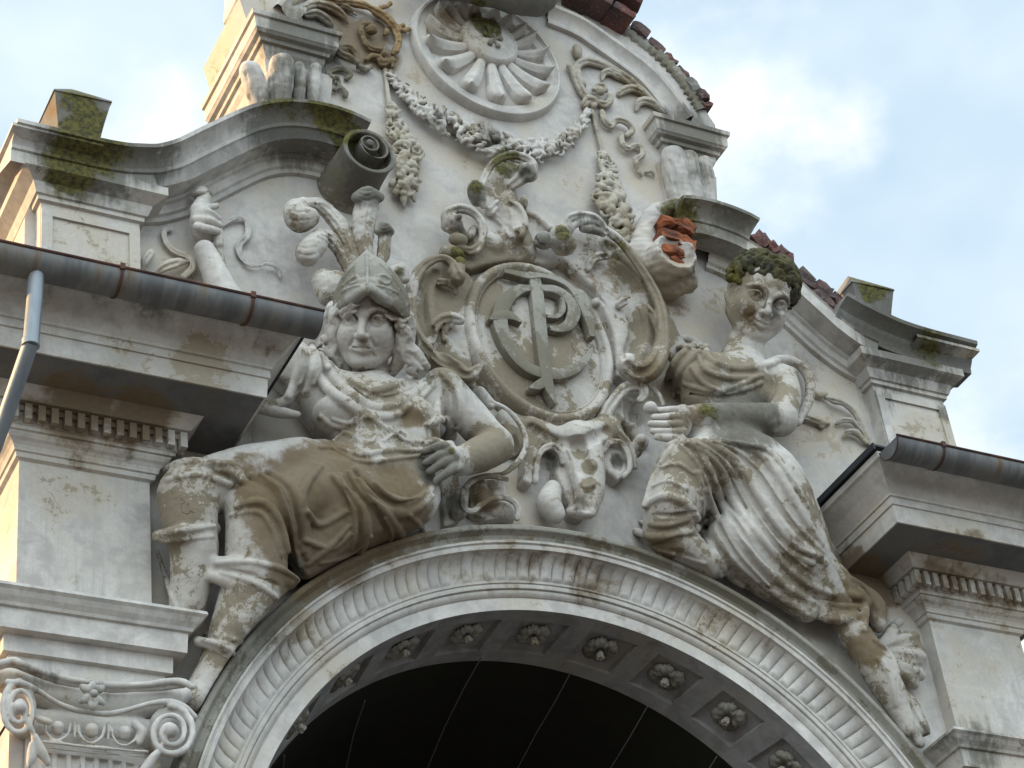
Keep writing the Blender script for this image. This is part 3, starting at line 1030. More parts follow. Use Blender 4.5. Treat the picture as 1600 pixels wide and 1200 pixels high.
class Sculpt:
    def __init__(s, lo, hi, h=.008, wall=True):
        s.lo = np.array(lo, float)
        s.h = h
        s.n = np.ceil((np.array(hi) - s.lo) / h).astype(int) + 1
        s.ax = [s.lo[i] + h * np.arange(s.n[i]) for i in range(3)]
        s.F = np.full(tuple(s.n), .2, np.float32)
        s.wall = wall

    def _sl(s, lo, hi):
        a = np.clip(np.floor((np.asarray(lo) - s.lo) / s.h).astype(int), 0, s.n)
        b = np.clip(np.ceil((np.asarray(hi) - s.lo) / s.h).astype(int) + 1, 0, s.n)
        if (b <= a).any():
            return None
        return tuple(slice(x, y) for x, y in zip(a, b))

    def _co(s, sl):
        return (s.ax[0][sl[0]][:, None, None], s.ax[1][sl[1]][None, :, None], s.ax[2][sl[2]][None, None, :])

    def put(s, sl, D, k, cut=False):
        A = s.F[sl]
        if cut:
            B = -D
            if k > 0:
                hh = np.maximum(k - np.abs(A - B), 0) / k
                s.F[sl] = np.maximum(A, B) + hh * hh * k * .25
            else:
                s.F[sl] = np.maximum(A, B)
        else:
            if k > 0:
                hh = np.maximum(k - np.abs(A - D), 0) / k
                s.F[sl] = np.minimum(A, D) - hh * hh * k * .25
            else:
                s.F[sl] = np.minimum(A, D)

    def chain(s, Q, k=.012, cut=False, fy=1.):
        """Q rows x,y,z,r : one stroke of changing thickness; fy > 1 flattens it against the wall"""
        Q = np.asarray(Q, float)
        mg = Q[:, 3].max() + k + 2 * s.h
        sl = s._sl(Q[:, :3].min(0) - mg, Q[:, :3].max(0) + mg)
        if sl is None:
            return s
        D = np.full([q.stop - q.start for q in sl], .2, np.float32)
        off = [q.start for q in sl]
        segs = zip(Q[:-1], Q[1:]) if len(Q) > 1 else [(Q[0], Q[0])]
        for a, b in segs:
            m_ = max(a[3], b[3]) + k + 2 * s.h
            s2 = s._sl(np.minimum(a[:3], b[:3]) - m_, np.maximum(a[:3], b[:3]) + m_)
            if s2 is None:
                continue
            X, Y, Z_ = s._co(s2)
            dx, dy, dz = b[0] - a[0], (b[1] - a[1]) * fy, b[2] - a[2]
            L2 = dx * dx + dy * dy + dz * dz + 1e-12
            px, py, pz = X - a[0], (Y - a[1]) * fy, Z_ - a[2]
            t = np.clip((px * dx + py * dy + pz * dz) / L2, 0, 1)
            d = np.sqrt((px - t * dx) ** 2 + (py - t * dy) ** 2 + (pz - t * dz) ** 2) - (a[3] + (b[3] - a[3]) * t)
            if fy > 1:
                d = d / (1 + .35 * (fy - 1))
            loc = tuple(slice(q.start - o, q.stop - o) for q, o in zip(s2, off))
            D[loc] = np.minimum(D[loc], d)
        s.put(sl, D, k, cut)
        return s

    def ell(s, c, rad, R=None, k=.012, cut=False):
        R = np.eye(3) if R is None else R
        c = np.asarray(c, float)
        rad = np.asarray(rad, float)
        ext = np.sqrt(((R * rad) ** 2).sum(1)) + k + 2 * s.h
        sl = s._sl(c - ext, c + ext)
        if sl is None:
            return s
        X, Y, Z_ = s._co(sl)
        X, Y, Z_ = X - c[0], Y - c[1], Z_ - c[2]
        u = [(X * R[0, i] + Y * R[1, i] + Z_ * R[2, i]) for i in range(3)]
        k0 = np.sqrt(sum((u[i] / rad[i]) ** 2 for i in range(3)))
        k1 = np.sqrt(sum((u[i] / rad[i] ** 2) ** 2 for i in range(3))) + 1e-9
        D = np.where(k0 < 1e-4, -rad.min(), k0 * (k0 - 1) / k1)
        s.put(sl, D.astype(np.float32), k, cut)
        return s

    def vell(s, px, py, d, rx, ry, rz, rot=0, k=.012, cut=False):
        """ellipsoid given in picture terms: centre pixel, depth, radii in pixels, rotation in the picture"""
        c = P(px, py, d)
        u = zdep(c) / FPX
        a = EX * cos(rot) + EY * sin(rot)
        b = -EX * sin(rot) + EY * cos(rot)
        return s.ell(c, (rx * u, ry * u, rz * u), np.array([a, b, EZ]).T, k, cut)

    def st(s, pts, k=.012, n=5, cut=False, fy=1.):
        """stroke through (px, py, depth, radius px) points, smoothed"""
        return s.chain(cat(PPs(pts), n) if len(pts) > 2 else PPs(pts), k, cut, fy)

    def plate(s, pts, d0, d1, k=.012, rnd=.01):
        """sheet of stone with a picture-traced outline, from depth d0 to d1 off the wall"""
        A = np.array([P(x, y, d1)[[0, 2]] for x, y in pts])
        mg = k + 3 * s.h
        sl = s._sl((A[:, 0].min() - mg, -d1 - mg, A[:, 1].min() - mg), (A[:, 0].max() + mg, -d0 + mg, A[:, 1].max() + mg))
        X, Y, Z_ = s._co(sl)
        x2, z2 = X[:, 0, :], Z_[:, 0, :]
        x2, z2 = np.broadcast_arrays(x2, z2)
        D = np.full(x2.shape, 9.)
        for i in range(len(A)):
            a, b = A[i - 1], A[i]
            e = b - a
            t = np.clip(((x2 - a[0]) * e[0] + (z2 - a[1]) * e[1]) / (e @ e + 1e-12), 0, 1)
            D = np.minimum(D, np.hypot(x2 - a[0] - t * e[0], z2 - a[1] - t * e[1]))
        D = np.where(in_poly(x2, z2, [tuple(q) for q in A]), -D, D)[:, None, :]
        W = np.maximum(-Y - d1, d0 + Y)
        q1, q2 = D + rnd, W + rnd
        R = np.minimum(np.maximum(q1, q2), 0) + np.sqrt(np.maximum(q1, 0) ** 2 + np.maximum(q2, 0) ** 2) - rnd
        s.put(sl, R.astype(np.float32), k)
        return s

    def hit(s, px, py):
        v = np.array([px - 800, py - 600, FPX]) @ CM
        v = v / np.linalg.norm(v)
        y0 = s.ax[1][0]
        t = (y0 - CC[1]) / v[1]
        for _ in range(600):
            p = CC + v * t
            if p[1] > min(.004, s.ax[1][-1]):
                return P(px, py, 0)
            i = np.round((p - s.lo) / s.h).astype(int)
            if (i >= 0).all() and (i < s.n).all():
                f = s.F[tuple(i)]
                if f < s.h * .4:
                    return p
                t += max(s.h * .5, min(float(f), .05) * .7)
            else:
                t += s.h
        return P(px, py, 0)

    def fold(s, pts, k=.55, emb=.35, cut=False, n=5, fy=1.):
        """ridge (or groove) drawn on the surface through picture points (px, py, radius px)"""
        A = cat(pts, n) if len(pts) > 2 else np.array(pts, float)
        Q = []
        for px, py, r in A:
            h_ = s.hit(px, py)
            rm = max(r, .6) * zdep(h_) / FPX
            v = (h_ - CC) / np.linalg.norm(h_ - CC)
            q = h_ + v * rm * emb * (-.6 if cut else 1)
            Q.append((q[0], q[1], q[2], rm))
        Q = np.array(Q)
        # keep the ridge continuous in depth
        for _ in range(2):
            Q[1:-1, :3] = .25 * Q[:-2, :3] + .5 * Q[1:-1, :3] + .25 * Q[2:, :3]
        s.chain(Q, k * Q[:, 3].mean(), cut, fy)
        if not cut and Q[:, 3].max() > .011:
            # crisp crest on top of the soft fold
            v = (CC - Q[:, :3])
            v /= np.linalg.norm(v, axis=1)[:, None]
            C_ = Q.copy()
            C_[:, :3] += v * (Q[:, 3:4] * .62)
            C_[:, 3] *= .42
            s.chain(C_, .5 * C_[:, 3].mean())
        return s

    def viewcut(s, pairs, zfront=None):
        """remove what lies below every line of sight plane through the given pixel pairs"""
        X, Y, Z_ = s._co(tuple(slice(0, n) for n in s.n))
        D = None
        for (x0, y0), (x1, y1) in pairs:
            a = np.array([x0 - 800, y0 - 600, FPX]) @ CM
            b = np.array([x1 - 800, y1 - 600, FPX]) @ CM
            n = np.cross(a, b)
            n /= np.linalg.norm(n)
            if n @ EY < 0:
                n = -n
            d = (X - CC[0]) * n[0] + (Y - CC[1]) * n[1] + (Z_ - CC[2]) * n[2]
            D = d if D is None else np.maximum(D, d)
        if zfront is not None:
            D = np.maximum(D, -((X - zfront[0]) * EZ[0] + (Y - zfront[1]) * EZ[1] + (Z_ - zfront[2]) * EZ[2]))
        s.F = np.maximum(s.F, -D.astype(np.float32))

    def arch_clear(s, r=2.318):
        X, Y, Z_ = s._co(tuple(slice(0, n) for n in s.n))
        rr = np.sqrt(X ** 2 + (Z_ - AZ) ** 2)
        s.F = np.maximum(s.F, (r - rr).astype(np.float32))

    def half(s, c, nrm, k=0.):
        X, Y, Z_ = s._co(tuple(slice(0, n) for n in s.n))
        D = (X - c[0]) * nrm[0] + (Y - c[1]) * nrm[1] + (Z_ - c[2]) * nrm[2]
        s.F = np.maximum(s.F, D.astype(np.float32))

    def rough(s, amp=.0025, f=1.):
        X, Y, Z_ = s._co(tuple(slice(0, n) for n in s.n))
        for kx, ky, kz, a in ((31, 17, 23, 1.), (-19, 37, 41, .8), (67, 29, -53, .45), (11, -61, 83, .4)):
            s.F += (amp * a * np.sin(kx * f * X + 1.7 * np.sin(kz * .6 * f * Z_)) * np.sin(kz * f * Z_ + ky * f * Y + kx)).astype(np.float32)
        return s

    def mesh(s):
        F = s.F
        if s.wall:
            F = np.maximum(F, (s.ax[1] - .012)[None, :, None].astype(np.float32))
        # close the borders
        F[0], F[-1], F[:, 0], F[:, -1], F[:, :, 0], F[:, :, -1] = (.2,) * 6
        I = F < 0
        n0, n1, n2 = I.shape
        c = np.zeros((n0 - 1, n1 - 1, n2 - 1), np.uint8)
        for dx in (0, 1):
            for dy in (0, 1):
                for dz in (0, 1):
                    c += I[dx:n0 - 1 + dx, dy:n1 - 1 + dy, dz:n2 - 1 + dz]
        act = np.argwhere((c > 0) & (c < 8))
        idx = np.full(c.shape, -1, np.int32)
        idx[tuple(act.T)] = np.arange(len(act))
        acc = np.zeros((len(act), 3))
        cnt = np.zeros(len(act))
        cor = {}
        for dx in (0, 1):
            for dy in (0, 1):
                for dz in (0, 1):
                    cor[dx, dy, dz] = F[act[:, 0] + dx, act[:, 1] + dy, act[:, 2] + dz]
        for a in cor:
            for ax in range(3):
                if a[ax]:
                    continue
                b = tuple(1 if i == ax else a[i] for i in range(3))
                fa, fb = cor[a], cor[b]
                k = (fa < 0) != (fb < 0)
                t = np.where(k, fa / np.where(k, fa - fb, 1), 0)
                p = np.array([np.full(len(act), float(q)) for q in a]).T
                p[:, ax] += t
                acc += p * k[:, None]
                cnt += k
        V = (act + acc / cnt[:, None]) * s.h + s.lo
        quads = []
        for ax in range(3):
            sa = [slice(1, n - 1) for n in I.shape]
            sb = list(sa)
            sa[ax] = slice(0, I.shape[ax] - 1)
            sb[ax] = slice(1, I.shape[ax])
            A, B = I[tuple(sa)], I[tuple(sb)]
            e = np.argwhere(A != B)
            if not len(e):
                continue
            fl = A[tuple(e.T)]
            st = np.ones(3, int)
            st[ax] = 0
            g = e + st
            u, v = [i for i in range(3) if i != ax]
            q = []
            for du, dv in ((-1, -1), (0, -1), (0, 0), (-1, 0)):
                w = g.copy()
                w[:, u] += du
                w[:, v] += dv
                q.append(idx[tuple(w.T)])
            q = np.array(q).T
            if ax == 1:
                fl = ~fl
            q[~fl] = q[~fl][:, ::-1]
            quads.append(q)
        Q = np.vstack(quads)
        return V, Q

    def build(s, name, mat, parent=None, **kw):
        V, Q = s.mesh()
        return mesh(name, V, Q, mat, parent, smooth=True, **kw)


def bounds(pts, pad=.1, dmax=.6, back=.03):
    """world box round picture points, from the wall out to dmax"""
    A = np.array([P(px, py, d) for px, py in pts for d in (0, dmax)])
    lo, hi = A.min(0) - pad, A.max(0) + pad
    lo[1], hi[1] = -dmax, back
    return lo, hi


def rotm(yaw, pit, rol):
    cy, sy, cp, sp, cr, sr = cos(yaw), sin(yaw), cos(pit), sin(pit), cos(rol), sin(rol)
    Ry = np.array([[cy, 0, sy], [0, 1, 0], [-sy, 0, cy]])
    Rp = np.array([[1, 0, 0], [0, cp, -sp], [0, sp, cp]])
    Rr = np.array([[cr, -sr, 0], [sr, cr, 0], [0, 0, 1]])
    return Rr @ Ry @ Rp


def sculpt_head(S, px, py, d, half_px, yaw, pit, rol, smile=0., ears=True, wx=1.):
    """carved head: local x right, y up, z forward; unit = half the face height"""
    o = P(px, py, d)
    u = half_px * zdep(o) / FPX
    B = np.array([EX, EY, EZ]).T @ rotm(yaw, pit, rol)

    def w(x, y, z):
        return o + B @ np.array([x * wx, y, z]) * u

    def ch(pts, k=.1, cut=False, n=4):
        A = cat([tuple(q) for q in pts], n) if len(pts) > 2 else np.array(pts, float)
        Q = np.array([tuple(w(*q[:3])) + (q[3] * u,) for q in A])
        S.chain(Q, k * u, cut)

    def el(x, y, z, rx, ry, rz, k=.1, cut=False, tilt=0.):
        c, s_ = cos(tilt), sin(tilt)
        S.ell(w(x, y, z), (rx * u * wx, ry * u, rz * u), B @ np.array([[c, -s_, 0], [s_, c, 0], [0, 0, 1]]), k * u, cut)
    el(0, .45, -.55, .80, .88, .98, .05)
    el(0, -.02, -.12, .70, .98, .80, .25)
    el(0, .48, .0, .60, .46, .62, .2)                       # forehead
    ch([(-.50, -.40, -.05, .28), (-.26, -.78, .30, .20), (0, -.86, .42, .19), (.26, -.78, .30, .20), (.50, -.40, -.05, .28)], .25)
    for s_ in (-1, 1):
        el(s_ * .37, -.20, .36, .27, .30, .24, .25)         # cheek
        el(s_ * .35, .11, .66, .25, .18, .25, .08, True)   # eye socket
        el(s_ * .13, .05, .72, .05, .14, .12, .1, True)
        el(s_ * .345, .10, .44, .165, .125, .14, .02)      # eyeball
        ch([(s_ * .17, .07, .53, .020), (s_ * .25, .185, .585, .030), (s_ * .36, .215, .585, .034), (s_ * .47, .165, .50, .030), (s_ * .54, .08, .38, .022)], .03)
        ch([(s_ * .18, .05, .52, .016), (s_ * .27, .0, .555, .024), (s_ * .38, -.01, .545, .024), (s_ * .50, .06, .43, .018)], .04)
        el(s_ * .345, .11, .575, .058, .058, .06, .0, True)  # pupil
        ch([(s_ * .09, .24, .66, .05), (s_ * .22, .35, .66, .05), (s_ * .42, .37, .55, .045), (s_ * .58, .25, .36, .035)], .09)  # brow
        if ears:
            ch([(s_ * .70, .18, -.12, .05), (s_ * .76, .22, -.20, .06), (s_ * .79, .10, -.26, .06), (s_ * .76, -.08, -.22, .055), (s_ * .70, -.20, -.12, .055)], .05)
            el(s_ * .70, .0, -.2, .06, .2, .12, .05)
    ch([(0, .30, .60, .075), (0, .12, .66, .07), (0, -.06, .78, .085), (0, -.21, .885, .098)], .10)      # nose
    for s_ in (-1, 1):
        el(s_ * .105, -.255, .77, .085, .075, .10, .06)
        el(s_ * .055, -.32, .82, .034, .035, .06, .02, True)
    el(0, -.46, .52, .27, .17, .20, .16)                    # muzzle
    ch([(0, -.335, .735, .02), (0, -.40, .715, .022)], .04, True)
    sm = smile
    ch([(-.20, -.50 + sm, .59, .026), (-.12, -.475, .68, .045), (-.04, -.455, .715, .048), (0, -.465, .71, .042), (.04, -.455, .715, .048), (.12, -.475, .68, .045), (.20, -.50 + sm, .59, .026)], .04)
    ch([(-.19, -.545 + sm * .6, .58, .03), (-.08, -.585, .68, .055), (.08, -.585, .68, .055), (.19, -.545 + sm * .6, .58, .03)], .05)
    ch([(-.21, -.515 + sm, .62, .022), (-.1, -.520, .72, .020), (0, -.518, .745, .018), (.1, -.520, .72, .020), (.21, -.515 + sm, .62, .022)], .02, True)
    ch([(-.13, -.69, .62, .03), (0, -.695, .66, .04), (.13, -.69, .62, .03)], .08, True)
    el(0, -.83, .50, .16, .12, .14, .15)                    # chin
    for s_ in (-1, 1):
        ch([(s_ * .20, -.33, .66, .02), (s_ * .30, -.48, .56, .02)], .1, True)   # nasolabial
    return w, u, ch, el
# ------------------------------------------------------------------ seated helmeted woman over the left haunch of the arch
LS = thing('stone_statue', 'seated woman in a plumed helmet, brown-stained skirt over her knees, left of the oval shield', 'statue', tuple(P(560, 860, .05)), 'two seated figures on the arch')
S = Sculpt(*bounds([(225, 300), (225, 1110), (830, 560), (830, 880)], .02, .56), h=.0075)
st, fo = S.st, S.fold
# torso
st([(577, 575, .15, 29), (579, 602, .15, 33), (580, 632, .17, 44)], .05)
st([(510, 615, .14, 42), (580, 642, .16, 54), (655, 635, .15, 42)], .06)
st([(585, 650, .16, 58), (572, 700, .16, 60), (562, 750, .17, 66)], .06)
S.vell(527, 648, .245, 40, 33, 30, .2, .04)
S.vell(640, 655, .26, 42, 38, 32, -.2, .04)
st([(440, 560, .10, 42), (480, 600, .11, 42), (520, 655, .10, 42)], .05)
# flat slab of stone behind the cuirass, left
st([(395, 588, .14, 8), (438, 584, .17, 9), (460, 600, .17, 8), (452, 622, .16, 8), (425, 632, .14, 7), (395, 628, .12, 7)], .01)
st([(400, 638, .12, 8), (440, 645, .15, 9), (464, 648, .15, 6)], .01)
st([(630, 700, .19, 48), (630, 765, .18, 48)], .04)
# left upper arm, hidden behind the gutter, and the forearm that rises above it
st([(470, 578, .17, 38), (425, 548, .15, 33), (388, 512, .13, 30), (352, 462, .12, 25), (333, 420, .12, 20), (320, 392, .12, 17)], .03)
# right arm
st([(690, 608, .20, 34), (722, 640, .20, 31), (772, 694, .20, 28)], .03)
st([(775, 698, .21, 28), (745, 712, .28, 28), (716, 722, .33, 22)], .03)
# legs
st([(500, 742, .16, 56), (400, 742, .22, 50), (300, 768, .28, 46)], .05)
st([(293, 775, .28, 48), (298, 830, .25, 42), (303, 872, .21, 37), (290, 960, .13, 27)], .03)
st([(590, 752, .19, 60), (500, 772, .27, 58), (405, 800, .35, 46)], .05)
st([(398, 800, .35, 46), (400, 850, .32, 48), (398, 900, .27, 50), (385, 945, .22, 47), (350, 1018, .16, 33), (322, 1070, .13, 27), (300, 1092, .15, 20)], .03)
# skirt
st([(470, 735, .25, 50), (540, 790, .27, 62), (490, 850, .21, 46)], .05)
st([(560, 800, .25, 58), (632, 785, .21, 46), (655, 775, .17, 34)], .05)
st([(455, 790, .28, 36), (470, 850, .23, 30), (480, 885, .19, 20)], .04)
st([(600, 830, .2, 24), (540, 862, .18, 20), (470, 893, .17, 10)], .03)
# boot cuffs
st([(247, 838, .24, 10), (285, 832, .33, 13), (335, 826, .26, 10)], .02)
st([(335, 880, .27, 12), (390, 888, .36, 16), (440, 905, .31, 15), (462, 912, .25, 10)], .02)
st([(330, 900, .26, 10), (390, 918, .33, 14), (440, 930, .26, 12)], .02)
st([(310, 1003, .18, 9), (345, 1012, .24, 10), (368, 1035, .2, 9)], .015)
S.arch_clear()
# drapery folds, drawn on the surface
for f in [
    # sash from the left shoulder to the right brooch
    [(500, 555, 7), (520, 590, 10), (552, 622, 12), (585, 640, 11), (630, 628, 8), (685, 582, 6)],
    [(470, 548, 8), (505, 600, 9), (545, 635, 11), (590, 655, 10), (640, 636, 6), (690, 588, 5)],
    [(535, 588, 6), (575, 612, 8), (610, 605, 7), (650, 585, 5)],
    # sleeve puff
    [(487, 540, 6), (492, 570, 9), (478, 612, 8)], [(470, 545, 5), (468, 580, 8), (450, 620, 7)], [(505, 545, 4), (512, 575, 6)],
    # drape falling from the brooch on the right
    [(688, 582, 5), (683, 630, 7), (678, 680, 9)], [(692, 582, 5), (702, 630, 8), (706, 680, 9)], [(690, 584, 4), (718, 625, 6), (715, 668, 6)],
    [(668, 664, 6), (690, 655, 7), (704, 668, 7), (695, 690, 8), (678, 690, 6)],
    # cuirass edges
    [(500, 652, 5), (530, 668, 5), (565, 655, 5), (575, 650, 4), (590, 660, 5), (615, 680, 4)],
    [(500, 700, 4), (530, 702, 5), (562, 712, 6), (600, 705, 5), (660, 703, 4)],
    [(520, 690, 3), (540, 676, 4), (560, 690, 3)], [(600, 690, 3), (625, 672, 3), (645, 695, 3)],
    # skirt: curved folds over the thigh
    [(556, 735, 6), (580, 760, 9), (620, 785, 10), (655, 785, 8), (680, 755, 5)],
    [(545, 740, 5), (570, 775, 9), (610, 800, 11), (650, 795, 8), (675, 775, 5)],
    [(520, 745, 6), (560, 790, 10), (572, 830, 10), (560, 868, 6)],
    [(560, 750, 5), (600, 800, 8), (625, 830, 7), (630, 850, 4)],
    [(500, 730, 6), (470, 770, 10), (478, 830, 9), (480, 870, 7)],
    [(395, 748, 9), (430, 765, 11), (450, 810, 11), (460, 860, 10), (478, 893, 7)],
    [(420, 738, 7), (455, 762, 9), (470, 810, 9), (472, 860, 7)],
    [(480, 800, 6), (500, 822, 6), (540, 800, 6)], [(478, 845, 5), (520, 858, 5), (545, 835, 5)],
    [(480, 882, 5), (520, 850, 6), (545, 822, 4)], [(500, 880, 4), (545, 866, 5), (580, 838, 4)],
    [(530, 742, 4), (548, 780, 6), (556, 820, 6), (548, 858, 4)], [(585, 755, 4), (612, 778, 5), (645, 782, 5), (668, 768, 4)],
    [(600, 810, 4), (612, 835, 5), (605, 850, 4)], [(640, 805, 4), (655, 820, 5), (665, 832, 3)], [(408, 742, 5), (442, 770, 6), (458, 830, 6), (468, 885, 4)],
    [(520, 700, 3), (560, 722, 4), (610, 718, 4), (655, 712, 3)], [(520, 655, 3), (545, 662, 4), (560, 648, 3)], [(608, 668, 3), (632, 688, 4), (660, 690, 3)],
    [(515, 565, 3), (548, 598, 4), (585, 622, 4), (632, 610, 3), (676, 585, 3)], [(478, 545, 3), (480, 575, 4), (468, 600, 3)], [(495, 548, 3), (500, 575, 4), (490, 600, 3)],
    # left thigh cloth
    [(255, 735, 8), (300, 722, 9), (350, 735, 9), (385, 755, 7)], [(262, 750, 6), (310, 742, 7), (360, 758, 7)], [(330, 722, 6), (365, 728, 8), (378, 750, 7)],
    # stockings bunching at the knee
    [(370, 790, 6), (410, 785, 8), (436, 815, 8), (448, 860, 7)], [(360, 805, 4), (405, 800, 5), (425, 830, 5), (440, 868, 4)],
    [(340, 880, 4), (390, 878, 6), (440, 890, 6), (465, 905, 4)], [(345, 895, 4), (400, 912, 6), (432, 935, 5)],
    [(250, 835, 4), (290, 828, 6), (335, 822, 4)], [(250, 846, 3), (290, 842, 4), (333, 838, 3)],
    [(318, 1000, 4), (350, 1010, 5), (372, 1030, 4)], [(318, 990, 3), (355, 996, 4), (380, 1005, 3)],
    [(245, 860, 3), (262, 910, 5), (275, 950, 4)],
]:
    fo(f, k=.35, emb=.12)
for f in [
    [(520, 575, 3), (560, 606, 4), (600, 622, 3), (650, 606, 2)],
    [(575, 768, 3), (612, 790, 4), (655, 780, 3)], [(700, 600, 3), (696, 640, 4), (692, 680, 3)], [(706, 600, 2), (712, 640, 3), (712, 680, 2)],
    [(440, 760, 3), (460, 810, 4), (466, 860, 4)], [(540, 765, 3), (562, 800, 4), (562, 845, 3)],
    [(585, 790, 3), (600, 820, 4), (610, 845, 3)], [(480, 560, 2), (478, 590, 3), (465, 620, 3)],
    [(420, 800, 2), (432, 840, 3), (450, 880, 3)], [(350, 888, 2), (400, 900, 3), (435, 915, 3)],
    [(290, 735, 2), (335, 738, 3), (372, 752, 3)],
]:
    fo(f, cut=True, emb=.2)
# medallion of the cuirass
S.vell(571, 677, .30, 17, 15, 12, 0, .008)
fo([(556, 677, 3), (560, 664, 3), (572, 660, 3), (584, 664, 3), (588, 677, 3), (583, 690, 3), (571, 693, 3), (560, 690, 3), (556, 677, 3)], emb=.2)
# broken hole in the skirt
S.vell(505, 778, .355, 14, 15, 12, .3, .012, True)
# right hand: palm, four bent fingers, thumb behind the cloth
st([(716, 722, .34, 19), (704, 714, .36, 19)], .02)
for a, b, c in (((703, 696), (684, 698), (663, 706)), ((706, 706), (686, 712), (664, 724)), ((711, 716), (692, 724), (670, 738)), ((716, 727), (702, 736), (681, 751))):
    st([a + (.37, 8.5), b + (.40, 7.5), c + (.37, 5.8)], .006)
st([(700, 700, .34, 8), (680, 690, .33, 7), (668, 694, .32, 5)], .006)
# left hand closed on the baton
S.vell(318, 352, .12, 22, 32, 22, .15, .02)
st([(310, 330, .13, 14), (318, 312, .12, 12), (314, 303, .12, 13)], .012)
for a, b, c in (((308, 333), (326, 332), (341, 342)), ((306, 343), (326, 345), (343, 352)), ((308, 354), (326, 358), (340, 362))):
    st([a + (.16, 7), b + (.19, 7), c + (.16, 6)], .006)
st([(322, 325, .15, 6), (338, 322, .15, 5)], .006)
S.rough(.0012)
S.build('body', M_STAT, LS)
# baton
S = Sculpt(*bounds([(300, 290), (380, 470)], .03, .25), h=.0075)
S.st([(338, 345, .14, 9), (342, 382, .13, 8)], .005)
S.st([(341, 384, .12, 6), (350, 425, .10, 6), (362, 470, .10, 6)], .005)
S.st([(302, 303, .12, 5), (314, 300, .16, 5), (327, 303, .12, 5)], .01)
S.build('baton', M_STAT, LS)

# head
S = Sculpt(*bounds([(500, 420), (500, 610), (660, 420), (660, 610)], .03, .56, .0), h=.0043, wall=False)
w, u, ch, el = sculpt_head(S, 573, 506, .33, 68, -.08, .06, -.03, smile=-.005, wx=.95)
S.half(P(573, 449, .36), EY)
S.st([(577, 558, .19, 29), (579, 600, .14, 34)], .02)
S.rough(.0007, 1.5)
S.build('head', M_STAT, LS)
# hair locks beside the face and on the shoulders
S = Sculpt(*bounds([(490, 460), (490, 640), (690, 460), (690, 640)], .03, .5, .0), h=.0065, wall=False)
RH = np.random.RandomState(5)
ZH = zdep(P(573, 506, .33))


def vst(S, pts, k=.006, n=5):
    A = np.array([vp(ZH, *q) for q in pts])
    S.chain(cat(A, n) if len(A) > 2 else A, k)


for f in [[(532, 480, .10, 9), (523, 492, .08, 10), (528, 508, .07, 9), (520, 522, .05, 9), (527, 540, .03, 10), (519, 560, .01, 9), (530, 574, .0, 8)],
          [(520, 480, .03, 10), (514, 500, .03, 9), (517, 530, .0, 9), (509, 550, -.02, 8)],
          [(498, 545, .0, 6), (506, 530, .02, 7), (520, 535, .03, 8), (517, 553, .03, 7), (505, 550, .02, 5)],
          [(512, 545, .02, 7), (521, 558, .03, 8), (530, 570, .02, 8)], [(535, 560, .0, 10), (540, 580, -.02, 10)],
          [(618, 482, .10, 9), (629, 492, .08, 10), (624, 508, .07, 9), (635, 522, .05, 10), (629, 537, .04, 10)],
          [(636, 485, .03, 9), (642, 510, .02, 9), (640, 535, .0, 9)],
          [(624, 525, .04, 9), (631, 542, .04, 11), (647, 550, .02, 11), (656, 563, .0, 10), (666, 572, -.01, 7)],
          [(628, 542, .04, 10), (639, 558, .03, 10), (655, 574, .01, 8)], [(622, 545, .02, 10), (622, 565, .0, 10), (612, 580, -.03, 10)],
          [(630, 558, .03, 9), (648, 568, .02, 8), (641, 579, .02, 7), (651, 586, .01, 5)],
          [(534, 488, .11, 7), (546, 478, .15, 8), (560, 470, .17, 8), (574, 466, .17, 7)], [(574, 466, .17, 7), (592, 470, .17, 8), (606, 479, .14, 8), (620, 492, .10, 7)],
          [(538, 494, .11, 6), (552, 484, .15, 5)], [(600, 486, .15, 5), (614, 496, .12, 6)]]:
    vst(S, f)
    for q in range(2):
        vst(S, [(a + RH.uniform(-6, 6), b + RH.uniform(-5, 5), c + .025, r * .42) for a, b, c, r in f], .003)
S.rough(.0025, 2.)
S.build('hair', M_STAT, LS)

# helmet
HC = np.array([EX, EY, EZ])
S = Sculpt(*bounds([(490, 370), (490, 560), (670, 370), (670, 560)], .04, .66, .0), h=.006, wall=False)
vst(S, [(573, 392, -.02, 2), (574, 412, -.01, 17), (576, 435, -.01, 36), (578, 458, -.01, 51), (580, 480, -.01, 61)], .02)
vst(S, [(580, 484, .0, 60), (581, 505, -.05, 60)], .02)
S.viewcut([((500, 528), (545, 474)), ((520, 492), (573, 457)), ((573, 457), (625, 486)), ((602, 466), (660, 530))], P(576, 480, .23))
vst(S, [(513, 524, -.02, 4), (520, 500, .05, 5), (537, 478, .13, 6), (555, 464, .19, 7), (573, 453, .225, 8), (592, 462, .19, 7), (613, 474, .13, 6), (633, 492, .05, 5), (648, 520, -.02, 4)], .02)
vst(S, [(524, 488, .05, 6), (548, 463, .12, 9), (573, 443, .17, 10), (600, 461, .12, 9), (630, 482, .05, 6)], .03)
vst(S, [(516, 508, .02, 6), (532, 484, .10, 8), (552, 468, .16, 9), (573, 452, .20, 9), (594, 466, .16, 9), (617, 480, .10, 8), (640, 502, .02, 6)], .02)
vst(S, [(513, 522, -.02, 4), (511, 534, -.04, 4), (518, 548, -.05, 4)], .01)
vst(S, [(648, 518, -.02, 4), (651, 532, -.04, 4), (648, 548, -.05, 4)], .01)
